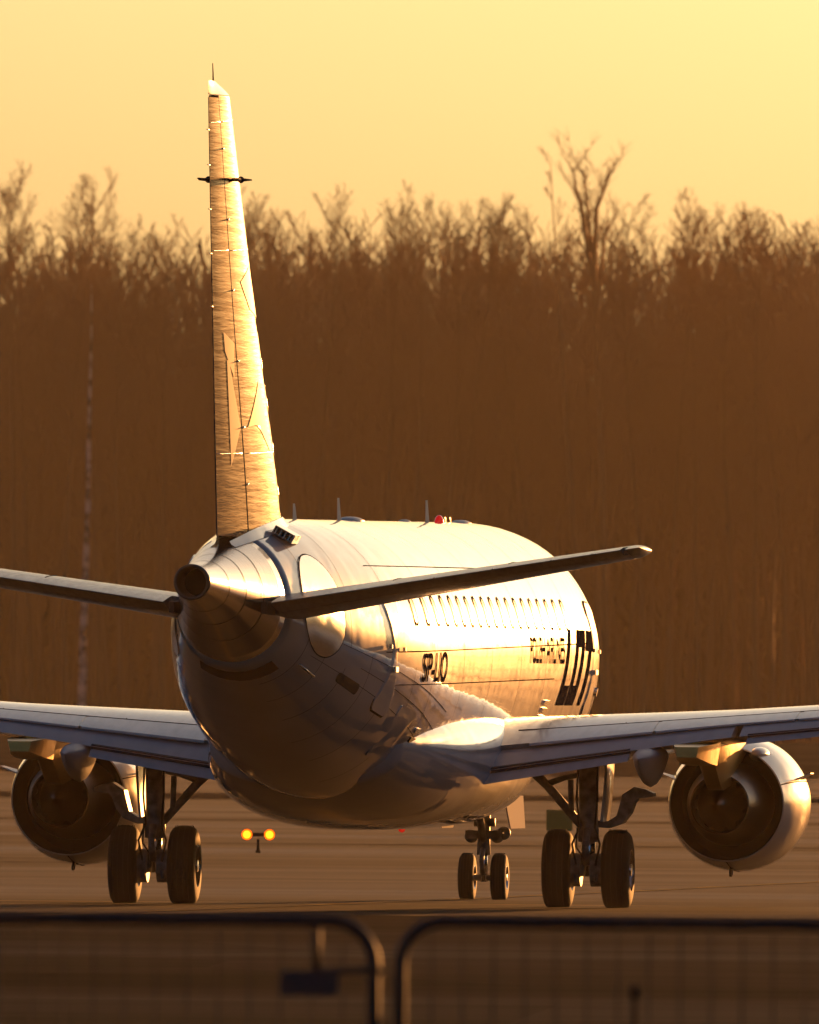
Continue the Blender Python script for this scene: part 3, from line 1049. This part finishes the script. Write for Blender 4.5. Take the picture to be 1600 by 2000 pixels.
# ------------------------------------------------------------------ landing gear
def wheel(gear, x, r, w, y=0.0, rim_r=0.25, hub=0.05):
    """an aircraft wheel standing on the ground at z = 0, flattened a little where it stands"""
    prof = []
    for i in range(15):
        a = math.pi * i / 14
        u = -math.cos(a)
        prof.append((math.copysign(abs(u) ** 0.8, u) * w / 2, rim_r + (r - rim_r) * math.sin(a) ** 0.42 if 0 < i < 14 else rim_r))
    zc = r - 0.035
    mb = MB().revolve(prof, (x, y, zc), 'X', 56)
    mb.v = [(p[0], p[1], max(p[2], 0.002 + 0.0 * abs(p[0]))) for p in mb.v]
    ty = mb.build('tyre', RUBBER, gear)
    for k in (-0.28, -0.1, 0.1, 0.28):
        MB().revolve([(k * w - 0.006, r - 0.001), (k * w - 0.004, r + 0.002 - abs(k) * 0.02), (k * w + 0.004, r + 0.002 - abs(k) * 0.02), (k * w + 0.006, r - 0.001)], (x, y, zc + 0.002), 'X', 56).build('tread_groove', BLACK, ty)
    for sgn in (1, -1):
        MB().revolve([(sgn * w * 0.46, rim_r + 0.005), (sgn * w * 0.50, rim_r - 0.01), (sgn * w * 0.42, rim_r - 0.03), (sgn * w * 0.25, rim_r * 0.55), (sgn * w * 0.3, rim_r * 0.35), (sgn * w * 0.5, rim_r * 0.28), (sgn * w * 0.52, 0.002)], (x, y, zc), 'X', 36).build('wheel_rim', BRIGHT, gear, angle=40)
    return zc


for s in (1, -1):
    g = empty('main_landing_gear', plane)
    gx = s * 2.6
    zc = wheel(g, gx - 0.355, 0.483, 0.335)
    wheel(g, gx + 0.355, 0.483, 0.335)
    MB().tube([(gx - 0.5, 0, zc), (gx + 0.5, 0, zc)], 0.07, 14).build('axle', GEAR, g)
    for dx in (-0.14, 0.14):
        MB().revolve([(-0.10, 0.02), (-0.10, 0.20), (0.06, 0.20), (0.06, 0.02)], (gx + dx, 0, zc), 'X', 28).build('brake_pack', GEAR, g, angle=40)
    for dx in (-0.22, -0.12, 0.12, 0.22):
        MB().tube([(gx + dx, -0.19, zc - 0.05), (gx + dx, -0.20, zc - 0.16)], 0.025, 8).build('brake_cylinder', GEAR, g)
    MB().tube([(gx, 0, zc - 0.08), (gx, 0, 0.95)], 0.085, 18).build('oleo_piston', CHROME, g)
    MB().tube([(gx, 0, 0.78), (gx, 0, 0.92), (gx, 0, 1.0), (gx, 0, 1.95)], [0.12, 0.13, 0.11, 0.125], 20).build('strut_cylinder', GEAR, g)
    MB().tube([(gx, -0.12, 0.92), (gx, -0.32, 0.72), (gx, -0.12, zc + 0.08)], [0.05, 0.04, 0.05], 8).build('torque_link', GEAR, g)
    # side brace folding inboard, and its lock link
    MB().tube([(gx - s * 0.08, 0.05, 0.96), (gx - s * 0.50, 0.08, 1.44), (gx - s * 0.78, 0.1, 1.72)], [0.05, 0.055, 0.075], 10).build('side_brace', GEAR, g)
    MB().tube([(gx - s * 0.10, 0.02, 1.58), (gx - s * 0.30, 0.05, 1.54), (gx - s * 0.52, 0.08, 1.46)], [0.03, 0.035, 0.04], 8).build('lock_link', GEAR, g)
    MB().tube([(gx - s * 0.22, 0.02, 1.52), (gx - s * 0.21, 0.03, 1.12)], 0.035, 8).build('actuator', GEAR, g)
    for (dx, dy) in ((0.10, -0.10), (-0.11, -0.08)):
        MB().tube([(gx + dx, dy, 1.9), (gx + dx * 1.2, dy - 0.02, 1.3), (gx + dx * 0.9, dy, 0.95), (gx + dx * 1.6, dy - 0.08, 0.75), (gx + dx * 1.1, dy - 0.1, zc + 0.05)], 0.014, 6).build('hydraulic_hose', BLACK, g)
    MB().tube([(gx - 0.05, -0.11, 0.6), (gx - 0.13, -0.13, 0.72), (gx - 0.12, -0.1, 0.95)], 0.012, 6).build('brake_hose', BLACK, g)
    # door on the outboard side of the strut, a curved plate
    rr = []
    for i in range(9):
        k = i / 8
        z = 1.02 + 0.95 * k
        bx = gx + s * (0.17 + 0.05 * math.sin(k * 2.0))
        rr.append([(bx, 0.75, z), (bx + s * 0.02, 0.1, z), (bx + s * 0.01, -0.10, z), (bx - s * 0.02, -0.10, z), (bx - s * 0.01, 0.1, z), (bx - s * 0.03, 0.75, z)])
    MB().loft(rr).build('strut_door', WHITE, g, angle=40)
    # lower door leaf on its link, bent outwards
    curve = [(0.05, 1.00), (0.22, 0.985), (0.36, 1.05), (0.42, 1.16), (0.46, 1.30), (0.55, 1.37), (0.66, 1.36), (0.76, 1.345)]
    wid = [0.045, 0.04, 0.055, 0.075, 0.085, 0.07, 0.05, 0.02]
    rr = []
    for i, ((dx, z), h) in enumerate(zip(curve, wid)):
        a, b_ = curve[max(i - 1, 0)], curve[min(i + 1, len(curve) - 1)]
        d = Vector((b_[0] - a[0], 0, b_[1] - a[1])).normalized()
        nn = Vector((-d.z, 0, d.x))
        p0, p1 = Vector((dx, 0, z)) + nn * h, Vector((dx, 0, z)) - nn * h
        rr.append([(gx + s * p0.x, 0.10, p0.z), (gx + s * p0.x, 0.42, p0.z), (gx + s * p1.x, 0.42, p1.z), (gx + s * p1.x, 0.10, p1.z)])
    MB().loft(rr).build('lower_door', GEAR, g, angle=40)

g = empty('nose_landing_gear', plane)
NY = 11.4
for dx in (-0.2, 0.2):
    zc = wheel(g, dx, 0.305, 0.19, NY, 0.15)
MB().tube([(-0.28, NY, zc), (0.28, NY, zc)], 0.04, 10).build('axle', GEAR, g)
MB().tube([(0, NY, zc - 0.05), (0, NY, 0.62)], 0.05, 12).build('oleo_piston', CHROME, g)
MB().tube([(0, NY, 0.55), (0, NY, 0.75), (0, NY + 0.05, 1.45)], [0.085, 0.075, 0.085], 14).build('strut_cylinder', GEAR, g)
MB().tube([(0, NY - 0.08, 0.62), (0, NY - 0.22, 0.47), (0, NY - 0.06, zc + 0.05)], [0.035, 0.03, 0.035], 8).build('torque_link', GEAR, g)
MB().tube([(0, NY - 0.05, 0.75), (0, NY - 0.9, 1.35)], 0.05, 8).build('drag_brace', GEAR, g)
for dx in (-0.16, 0.16, 0.24):
    MB().revolve([(-0.09, 0.01), (-0.08, 0.05), (0.0, 0.085), (0.03, 0.085), (0.035, 0.01)], (dx, NY + 0.05, 0.82 if dx > 0.2 else 0.78), 'Y', 20).build('taxi_lamp', GEAR, g)
MB().box((0, NY - 0.02, 0.80), (0.22, 0.06, 0.05)).build('lamp_bracket', GEAR, g, False)
MB().tube([(-0.12, NY, 0.95), (0.14, NY, 0.95)], 0.055, 10).build('steering_actuator', GEAR, g)
for sgn in (1, -1):
    MB().loft([[(sgn * 0.34, NY - 0.9, 1.28), (sgn * 0.36, NY + 0.9, 1.28), (sgn * 0.38, NY + 0.9, 1.28), (sgn * 0.36, NY - 0.9, 1.28)],
               [(sgn * 0.42, NY - 0.85, 0.88), (sgn * 0.44, NY + 0.5, 0.88), (sgn * 0.455, NY + 0.5, 0.88), (sgn * 0.435, NY - 0.85, 0.88)]]).build('nose_gear_door', DOORP, g, False)


# ------------------------------------------------------------------ trees of the far wood
def prisms(P0, P1, R0, R1):
    """three-sided tapering sticks"""
    P0, P1 = np.array(P0), np.array(P1)
    R0, R1 = np.array(R0)[:, None], np.array(R1)[:, None]
    d = P1 - P0
    d /= np.linalg.norm(d, axis=1)[:, None] + 1e-9
    a = np.cross(d, np.array([0.31, 0.77, 0.22]))
    a /= np.linalg.norm(a, axis=1)[:, None] + 1e-9
    b_ = np.cross(d, a)
    vs_ = []
    for P, R in ((P0, R0), (P1, R1)):
        for k in range(3):
            t = 2 * math.pi * k / 3
            vs_.append(P + (a * math.cos(t) + b_ * math.sin(t)) * R)
    n = len(P0)
    V = np.stack(vs_, 1).reshape(-1, 3)
    base = (np.arange(n) * 6)[:, None]
    q = np.array([[0, 1, 4, 3], [1, 2, 5, 4], [2, 0, 3, 5]])
    F = (base[:, :, None] + q[None]).reshape(-1, 4)
    return V, F


def np_mesh(name, V, F, m):
    me = bpy.data.meshes.new(name)
    me.vertices.add(len(V))
    me.vertices.foreach_set('co', np.ascontiguousarray(V, dtype=np.float32).ravel())
    me.loops.add(F.size)
    me.loops.foreach_set('vertex_index', np.ascontiguousarray(F, dtype=np.int32).ravel())
    me.polygons.add(len(F))
    me.polygons.foreach_set('loop_start', np.arange(len(F), dtype=np.int32) * 4)
    me.update(calc_edges=True)
    me.validate()
    me.materials.append(m)
    return me


def grow(seed, height, spread=0.26, first=0.35, nb=26, fork=None, trunk_r=0.085, twigs=4, sub=4, deep=2):
    """sticks of one bare tree: returns (trunk sticks, crown sticks), each ((P0,P1,R0,R1) lists)"""
    r = random.Random(seed)
    T, C = [], []
    n = 14
    w_ = 0.02 if fork or nb < 10 else 0.06
    p = Vector((0, 0, 0))
    d = Vector((r.uniform(-.02, .02), r.uniform(-.02, .02), 1))
    path = [p.copy()]
    for i in range(n):
        d = (d + Vector((r.uniform(-w_, w_), r.uniform(-w_, w_), 0.1))).normalized()
        q = p + d * height / n
        T.append((p.copy(), q.copy(), trunk_r * (1 - i / n) ** 0.9 + 0.008, trunk_r * (1 - (i + 1) / n) ** 0.9 + 0.008))
        p = q
        path.append(p.copy())

    def branch(p, d, ln, rad, depth):
        k = 4 if depth == 0 else (3 if deep == 2 else 2)
        for i in range(k):
            d = (d + Vector((r.uniform(-.11, .11), r.uniform(-.11, .11), 0.07 if depth < 2 else 0.0))).normalized()
            q = p + d * ln / k
            C.append((p.copy(), q.copy(), max(rad * (1 - i / k), 0.0045), max(rad * (1 - (i + 1) / k), 0.004)))
            if depth < deep:
                m_ = sub if depth == 0 else twigs
                for _ in range(max(1, m_ // 2) if i < k - 1 else m_):
                    a = r.uniform(0, 6.283)
                    sd = (d * r.uniform(0.5, 1.1) + Vector((math.cos(a), math.sin(a), r.uniform(0.0, 0.7))) * 0.6).normalized()
                    branch(q, sd, ln * r.uniform(0.28, 0.5), rad * 0.45, depth + 1)
            p = q
    for b_ in range(nb):
        k = first + (1 - first) * (b_ + r.random()) / nb
        i = min(int(k * n), n - 1)
        pp = path[i].lerp(path[i + 1], k * n - i)
        a = r.uniform(0, 6.283)
        up = r.uniform(1.2, 2.6)
        dd = Vector((math.cos(a), math.sin(a), up)).normalized()
        branch(pp, dd, height * spread * (1.15 - 0.75 * (k - first) / (1 - first)) * r.uniform(0.6, 1.1), trunk_r * 0.27 * (1.25 - k), 0)
    if fork:
        for (h0, pts, rad) in fork:
            prev = path[min(int(h0 * n), n)]
            for j, q in enumerate(pts):
                q = Vector(q) + Vector((path[-1].x, path[-1].y, 0))
                C.append((prev.copy(), q, rad * (1 - j / len(pts)) + 0.02, rad * (1 - (j + 1) / len(pts)) + 0.02))
                for _ in range(5):
                    a = r.uniform(0, 6.283)
                    branch(prev.lerp(q, r.random()), Vector((math.cos(a) * 0.7, math.sin(a) * 0.7, 1)).normalized(), 0.9 * r.uniform(0.5, 1.2), 0.02, 1)
                prev = q
    return T, C


def sticks(S, top=None):
    V, F = prisms([tuple(s[0]) for s in S], [tuple(s[1]) for s in S], [s[2] for s in S], [s[3] for s in S])
    if top:
        V[:, 2] *= top / V[:, 2].max()
    return V, F


BARK = mat('dark_bark', (0.24, 0.125, 0.06), rough=0.9)
TWIG = mat('brown_twigs', (0.28, 0.14, 0.065), rough=0.85)
BIRCH = mat('birch_bark', (0.5, 0.45, 0.4), rough=0.8,
            build=lambda nt, b: nt.links.new(ramp(nt, noise(nt, 1.2, 4, (1, 1, 2.2)).outputs[0], [(0.40, (0.10, 0.08, 0.07)), (0.56, (0.62, 0.57, 0.52))]).outputs[0], b.inputs['Base Color']))

WOOD_Y = 1700.0
WS = WOOD_Y / 768.0
SC = FPX / WOOD_Y


def wood_x(px, y=WOOD_Y):
    return (px - 800) / (FPX / y)


def wood_z(py, y=WOOD_Y):
    return CAM_H + (1367 - py) / (FPX / y)


variants = []
for i, (h, sp, fi, nb) in enumerate(((15.0, 0.15, 0.45, 34), (15.0, 0.18, 0.40, 32), (15.0, 0.12, 0.50, 30), (15.0, 0.20, 0.42, 32), (15.0, 0.15, 0.30, 36), (15.0, 0.17, 0.5, 28))):
    T, C = grow(100 + i, h, sp, fi, nb)
    tv, tf = sticks(T)
    cv, cf = sticks(C)
    zm = 15.0 / cv[:, 2].max()
    tv[:, 2] *= zm
    cv[:, 2] *= zm
    variants.append((np_mesh('trunk_mesh', tv, tf, BARK), np_mesh('crown_mesh', cv, cf, TWIG), (tv, tf), (cv, cf)))


def tree(px, top, kind, label, group=None, dy=0.0, name='bare_tree', lean=0.0, wide=1.0):
    y = WOOD_Y + dy
    h = wood_z(top, y)
    o = empty(name, None, (wood_x(px, y), y, 0), random.uniform(0, 6.28))
    o.scale = (wide * h / 15.0, wide * h / 15.0, h / 15.0)
    if lean:
        o.rotation_euler = (0, lean, 0)
    for nm, me in (('trunk', variants[kind][0]), ('crown', variants[kind][1])):
        c = bpy.data.objects.new(nm, me)
        COL.objects.link(c)
        c.parent = o
    tag(o, label, 'tree', group)
    return o


def own_tree(px, top, label, name='bare_tree', dy=-3.0, trunk_m=BARK, **kw):
    y = WOOD_Y + dy
    h = wood_z(top, y)
    T, C = grow(height=h / WS, **kw)
    o = empty(name, None, (wood_x(px, y), y, 0))
    o.scale = (WS, WS, WS)
    for nm, S, m in (('trunk', T, trunk_m), ('crown', C, TWIG)):
        V, F = sticks(S)
        c = bpy.data.objects.new(nm, np_mesh(nm, V, F, m))
        COL.objects.link(c)
        c.parent = o
    tag(o, label, 'tree')
    return o


# trees that stand out of the crest
tree(28, 318, 2, 'tall thin bare tree at the far left edge of the treeline', dy=-2)
tree(68, 335, 2, 'slim bare tree, second from the left edge above the crest', dy=0)
tree(130, 326, 0, 'bushy-topped bare tree, third from the left edge above the crest', dy=-1)
tree(205, 345, 2, 'fan-shaped bare tree left of the tail fin above the crest', dy=1)
tree(240, 405, 3, 'lower dark bushy tree right of the fan-shaped one', dy=-2)
tree(318, 420, 2, 'small thin bare tree alone in the gap left of the tail fin', dy=0)
tree(512, 358, 0, 'bare tree just right of the tail fin antenna', dy=-1)
tree(636, 356, 0, 'tall bare tree between the tail fin and the dense middle crowns', dy=0)
tree(580, 395, 1, 'short bare tree second to the right of the tail fin', dy=1)
tree(750, 350, 2, 'thin whip-like bare tree at the left of the dense middle crowns', dy=0)
tree(795, 372, 3, 'broad dark bare tree at the left of the dense middle crowns', dy=-2)
tree(860, 385, 3, 'broadest dark bushy crown in the middle of the treeline', dy=-1)
tree(910, 372, 1, 'bare tree at the right end of the dense middle crowns', dy=0)
tree(985, 380, 1, 'bare tree left of the leaning bare stem', dy=1)
tree(1045, 378, 1, 'bare tree directly left of the leaning bare stem', dy=0)
own_tree(1150, 300, 'leaning bare stem with few branches beside the forked tree', dy=-2, seed=31, spread=0.05, first=0.7, nb=8, trunk_r=0.11).rotation_euler = (0, -0.036, 0)
zf = wood_z(415, WOOD_Y - 4) / WS
own_tree(1186, 415, 'tallest tree, forked into bare upright limbs on the right', dy=-4, seed=77, spread=0.10, first=0.6, nb=14, trunk_r=0.16,
         fork=[(0.9, [(-0.25, 0, zf + 0.25), (-0.42, 0.1, zf + 0.8), (-0.50, 0.1, zf + 1.3)], 0.07),
               (0.93, [(-0.12, 0, zf + 0.5), (-0.2, 0, zf + 1.25)], 0.05),
               (0.88, [(0.18, 0, zf + 0.15), (0.38, 0, zf + 0.65), (0.52, 0, zf + 1.35)], 0.08),
               (0.8, [(0.4, 0.1, zf - 0.6), (0.8, 0.1, zf + 0.1)], 0.05)])
tree(1265, 372, 1, 'bare tree just right of the forked tree', dy=0)
tree(1300, 360, 2, 'thin bare tree second to the right of the forked tree', dy=1)
tree(1370, 358, 2, 'upright slim bare tree midway between forked tree and right edge', dy=0)
tree(1440, 385, 3, 'dark bushy tree left of the round crown near the right edge', dy=-1)
tree(1480, 395, 4, 'dark round crown near the right edge of the treeline', dy=-2)
tree(1525, 385, 1, 'bare tree right of the dark round crown near right edge', dy=0)
tree(1590, 415, 3, 'dark bushy tree at the far right edge of the treeline', dy=-1)
# the pale birch in front of the wood, on the left
own_tree(163, 560, 'pale white-barked birch in front of the dark wood, left of the tail', 'birch_tree', dy=-14, trunk_m=BIRCH, seed=5, spread=0.14, first=0.55, nb=9, trunk_r=0.15, twigs=2, sub=2)

# the wood behind them, one mass
allV, allF, k = [], [], 0


def put(V, F, x, y, sx, sz, rz):
    global k
    c, s = math.cos(rz), math.sin(rz)
    W = np.empty_like(V)
    W[:, 0] = (V[:, 0] * c - V[:, 1] * s) * sx + x
    W[:, 1] = (V[:, 0] * s + V[:, 1] * c) * sx + y
    W[:, 2] = V[:, 2] * sz
    allV.append(W)
    allF.append(F + k)
    k += len(V)


CREST = ([0, 100, 250, 330, 400, 480, 560, 700, 740, 850, 1000, 1100, 1200, 1300, 1350, 1450, 1600],
         [440, 435, 420, 445, 425, 395, 400, 425, 415, 385, 405, 415, 410, 420, 415, 390, 405])
small = []
for i in range(6):
    T, C = grow(300 + i, 15.0, 0.2, 0.35, 22, sub=3, deep=1)
    small.append(sticks(T + [(a, b_, max(r0, 0.013), max(r1, 0.010)) for a, b_, r0, r1 in C], 15.0))
low = []
for i in range(4):
    T, C = grow(400 + i, 15.0, 0.2, 0.08, 13, deep=0)
    low.append(sticks(T + [(a, b_, r0 * 3.5 + 0.03, r1 * 3.5 + 0.03) for a, b_, r0, r1 in C], 15.0))
for row in range(22):
    y = WOOD_Y + (2 + row * 5) * WS
    x = -17.0 * WS
    while x < 17.0 * WS:
        pick = small if row < 16 else low
        V, F = pick[rng.integers(len(pick))]
        px_ = 800 + x * FPX / y
        hh = wood_z(float(np.interp(px_, CREST[0], CREST[1])), y) / 15.0 * (rng.uniform(0.90, 1.0) if row < 16 else rng.uniform(0.83, 0.95))
        put(V, F, x, y + rng.uniform(-2, 2), hh * rng.uniform(0.8, 1.3), hh, rng.uniform(0, 6.28))
        x += rng.uniform(0.55, 1.15) * WS
for row in range(5):
    y = WOOD_Y + (4 + row * 11) * WS
    x = -200.0 * WS
    while x < 560.0 * WS:
        if not (-17 * WS < x < 17 * WS):
            V, F = low[rng.integers(len(low))]
            hh = rng.uniform(0.85, 1.08) * 2.05
            bend = min(620.0, max(0.0, (x - 60.0) * 2.6))          # the edge of the wood comes nearer on the right
            put(V, F, x, y - bend + rng.uniform(-3, 3), hh * rng.uniform(1.0, 1.6), hh, rng.uniform(0, 6.28))
        x += (rng.uniform(1.7, 3.0) if x < 60 or x > 300 else rng.uniform(0.8, 1.4)) * WS
for row in range(16):
    y = WOOD_Y + (20 + row * 5.5) * WS
    x = -17.0 * WS
    while x < 17.0 * WS:
        V, F = low[rng.integers(len(low))]
        hh = wood_z(700, y) / 15.0 * rng.uniform(0.7, 1.05)
        put(V, F, x, y + rng.uniform(-2, 2), hh * rng.uniform(1.4, 2.2), hh, rng.uniform(0, 6.28))
        x += rng.uniform(0.5, 1.0) * WS
wood = bpy.data.objects.new('wood', np_mesh('wood', np.concatenate(allV), np.concatenate(allF), TWIG))
COL.objects.link(wood)
tag(wood, 'dense dark leafless wood behind the taxiway, one brown mass', 'wood', kind='stuff')

# ------------------------------------------------------------------ small things on the airfield
LAMP = mat('guard_lamp_glow', (1.0, 0.5, 0.05), rough=0.3, emis=(1.0, 0.12, 0.002), emis_s=1.1)
BULB = mat('guard_bulb_glow', (1.0, 0.6, 0.1), rough=0.3, emis=(1.0, 0.36, 0.01), emis_s=1.6)
gl_y = 440.0
sc = FPX / gl_y
gx0 = (510 - 800) / sc
guard = tag(empty('runway_guard_light', None, (gx0, gl_y, 0)), 'pair of glowing amber guard lamps on a short post behind the left main wheels', 'light')
MB().box((0, 0, 0.02), (0.04, 0.04, 0.02)).build('base_plate', BLACK, guard, False)
MB().tube([(0, 0, 0.03), (0, 0, 0.22)], 0.025, 8).build('post', BLACK, guard)
MB().box((0, 0.06, 0.29), (0.20, 0.03, 0.03)).build('housing', BLACK, guard, False)
for dx in (-0.18, 0.18):
    MB().revolve([(-0.03, 0.002), (-0.025, 0.05), (0.0, 0.08), (0.01, 0.085)], (dx, 0, 0.29), 'Y', 24).build('lamp_lens', LAMP, guard)
    MB().revolve([(-0.05, 0.002), (-0.048, 0.03), (-0.035, 0.055), (-0.02, 0.062)], (dx, 0, 0.29), 'Y', 20).build('lamp_bulb', BULB, guard)
    MB().revolve([(0.01, 0.086), (-0.06, 0.092), (-0.06, 0.088), (0.01, 0.086)], (dx, 0, 0.29), 'Y', 24).build('lamp_hood', BLACK, guard)
SIGNM = mat('yellow_green_sign', (0.30, 0.26, 0.03), rough=0.5)
sy = 505.0
sg = tag(empty('taxiway_sign', None, ((1098 - 800) / (FPX / sy), sy, 0)), 'small yellow-green airfield sign beyond the right main landing gear', 'sign')
MB().box((0, 0, 0.28), (0.24, 0.05, 0.19)).build('sign_panel', SIGNM, sg, False)
for dx in (-0.15, 0.15):
    MB().tube([(dx, 0, 0), (dx, 0, 0.10)], 0.025, 8).build('leg', BLACK, sg)

# ------------------------------------------------------------------ crowd-control barriers in front
FB_Y = 107.0
fs = FPX / FB_Y


def fx(px):
    return (px - 800) / fs


def fz(py):
    return CAM_H + (1367 - py) / fs


ZT = fz(1799)
Z0 = 0.14


def barrier(xa, xb, label):
    b = tag(empty('crowd_barrier', None, ((xa + xb) / 2, FB_Y, 0)), label, 'barrier', 'crowd barriers along the apron')
    cx = (xa + xb) / 2
    h = (xb - xa) / 2
    R = 0.17
    pts = [(-h, 0, Z0), (-h, 0, ZT - R)]
    pts += [(-h + R - R * math.cos(a), 0, ZT - R + R * math.sin(a)) for a in [math.pi / 2 * i / 10 for i in range(1, 11)]]
    pts += [(h - R + R * math.sin(a), 0, ZT - R + R * math.cos(a)) for a in [math.pi / 2 * i / 10 for i in range(0, 11)]]
    pts += [(h, 0, Z0)]
    MB().tube(pts, 0.025, 12).build('frame_tube', STEEL, b)
    MB().tube([(-h, 0, Z0 + 0.03), (h, 0, Z0 + 0.03)], 0.019, 10).build('bottom_rail', STEEL, b)
    n = int(2 * h / 0.119)
    bar = None
    for i in range(1, n):
        x = -h + 2 * h * i / n
        if bar is None:
            m_ = MB().tube([(0, 0, Z0 + 0.03), (0, 0, ZT)], 0.0035, 6)
            bar = m_.build('upright_bar', STEEL, b)
            o = bar
        else:
            o = bpy.data.objects.new('upright_bar', bar.data)
            COL.objects.link(o)
            o.parent = b
        o.location = (x, 0, 0)
        zt = ZT
        if h - abs(x) < R:
            zt = ZT - R + math.sqrt(max(0, R * R - (R - (h - abs(x))) ** 2))
        o.scale = (1, 1, (zt - 0.0) / ZT)
    for dx in (-h * 0.72, h * 0.72):
        MB().tube([(dx, -0.3, 0.012), (dx, -0.26, 0.05), (dx, 0, Z0 + 0.03), (dx, 0.26, 0.05), (dx, 0.3, 0.012)], 0.012, 8).build('foot', STEEL, b)
    return b


ba = barrier(fx(738) - 2.4, fx(738), 'dark steel crowd barrier on the left, carrying a small plate')
bb = barrier(fx(790), fx(790) + 2.4, 'dark steel crowd barrier on the right, beside the short stake')
ax = ba.location.x
MB().tube([(fx(627) - ax, 0.0, ZT), (fx(627) - ax, 0.0, fz(1905))], 0.014, 8).build('corner_post', STEEL, ba)
MB().tube([(fx(618) - ax, 0.0, fz(1898)), (fx(757) - ax, 0.0, fz(1898))], 0.013, 8).build('corner_rail', STEEL, ba)
PLATE = mat('grey_plate', (0.05, 0.05, 0.055), rough=0.6)
MB().box((fx(612) - ax, -0.03, fz(1922)), (0.112, 0.004, 0.047)).build('plate', PLATE, ba, False)
st = tag(empty('stake', None, (fx(1245), FB_Y - 1.0, 0)), 'short dark stake sticking up in front of the right barrier', 'stake')
MB().tube([(0, 0, 0), (0, 0, fz(1925))], 0.013, 8).build('shaft', BLACK, st)
MB().tube([(0, 0, fz(1940)), (0, 0, fz(1920)), (0, 0, fz(1913))], [0.018, 0.02, 0.008], 8).build('cap', BLACK, st)

# ------------------------------------------------------------------ the hazy evening air
hz = MB().box((300, 1080, 20.5), (1700, 1600, 22.0)).build('haze', BLACK, None, False)
hm = bpy.data.materials.new('haze_air')
hm.use_nodes = True
nt = hm.node_tree
nt.nodes.clear()
out = nt.nodes.new('ShaderNodeOutputMaterial')
pv = nt.nodes.new('ShaderNodeVolumePrincipled')
pv.inputs['Color'].default_value = (0.98, 0.84, 0.64, 1)
pv.inputs['Density'].default_value = HAZE_DENSITY
pv.inputs['Anisotropy'].default_value = 0.6
nt.links.new(pv.outputs[0], out.inputs['Volume'])
hz.data.materials.clear()
hz.data.materials.append(hm)
tag(hz, 'warm evening haze over the whole airfield', 'haze', kind='stuff')
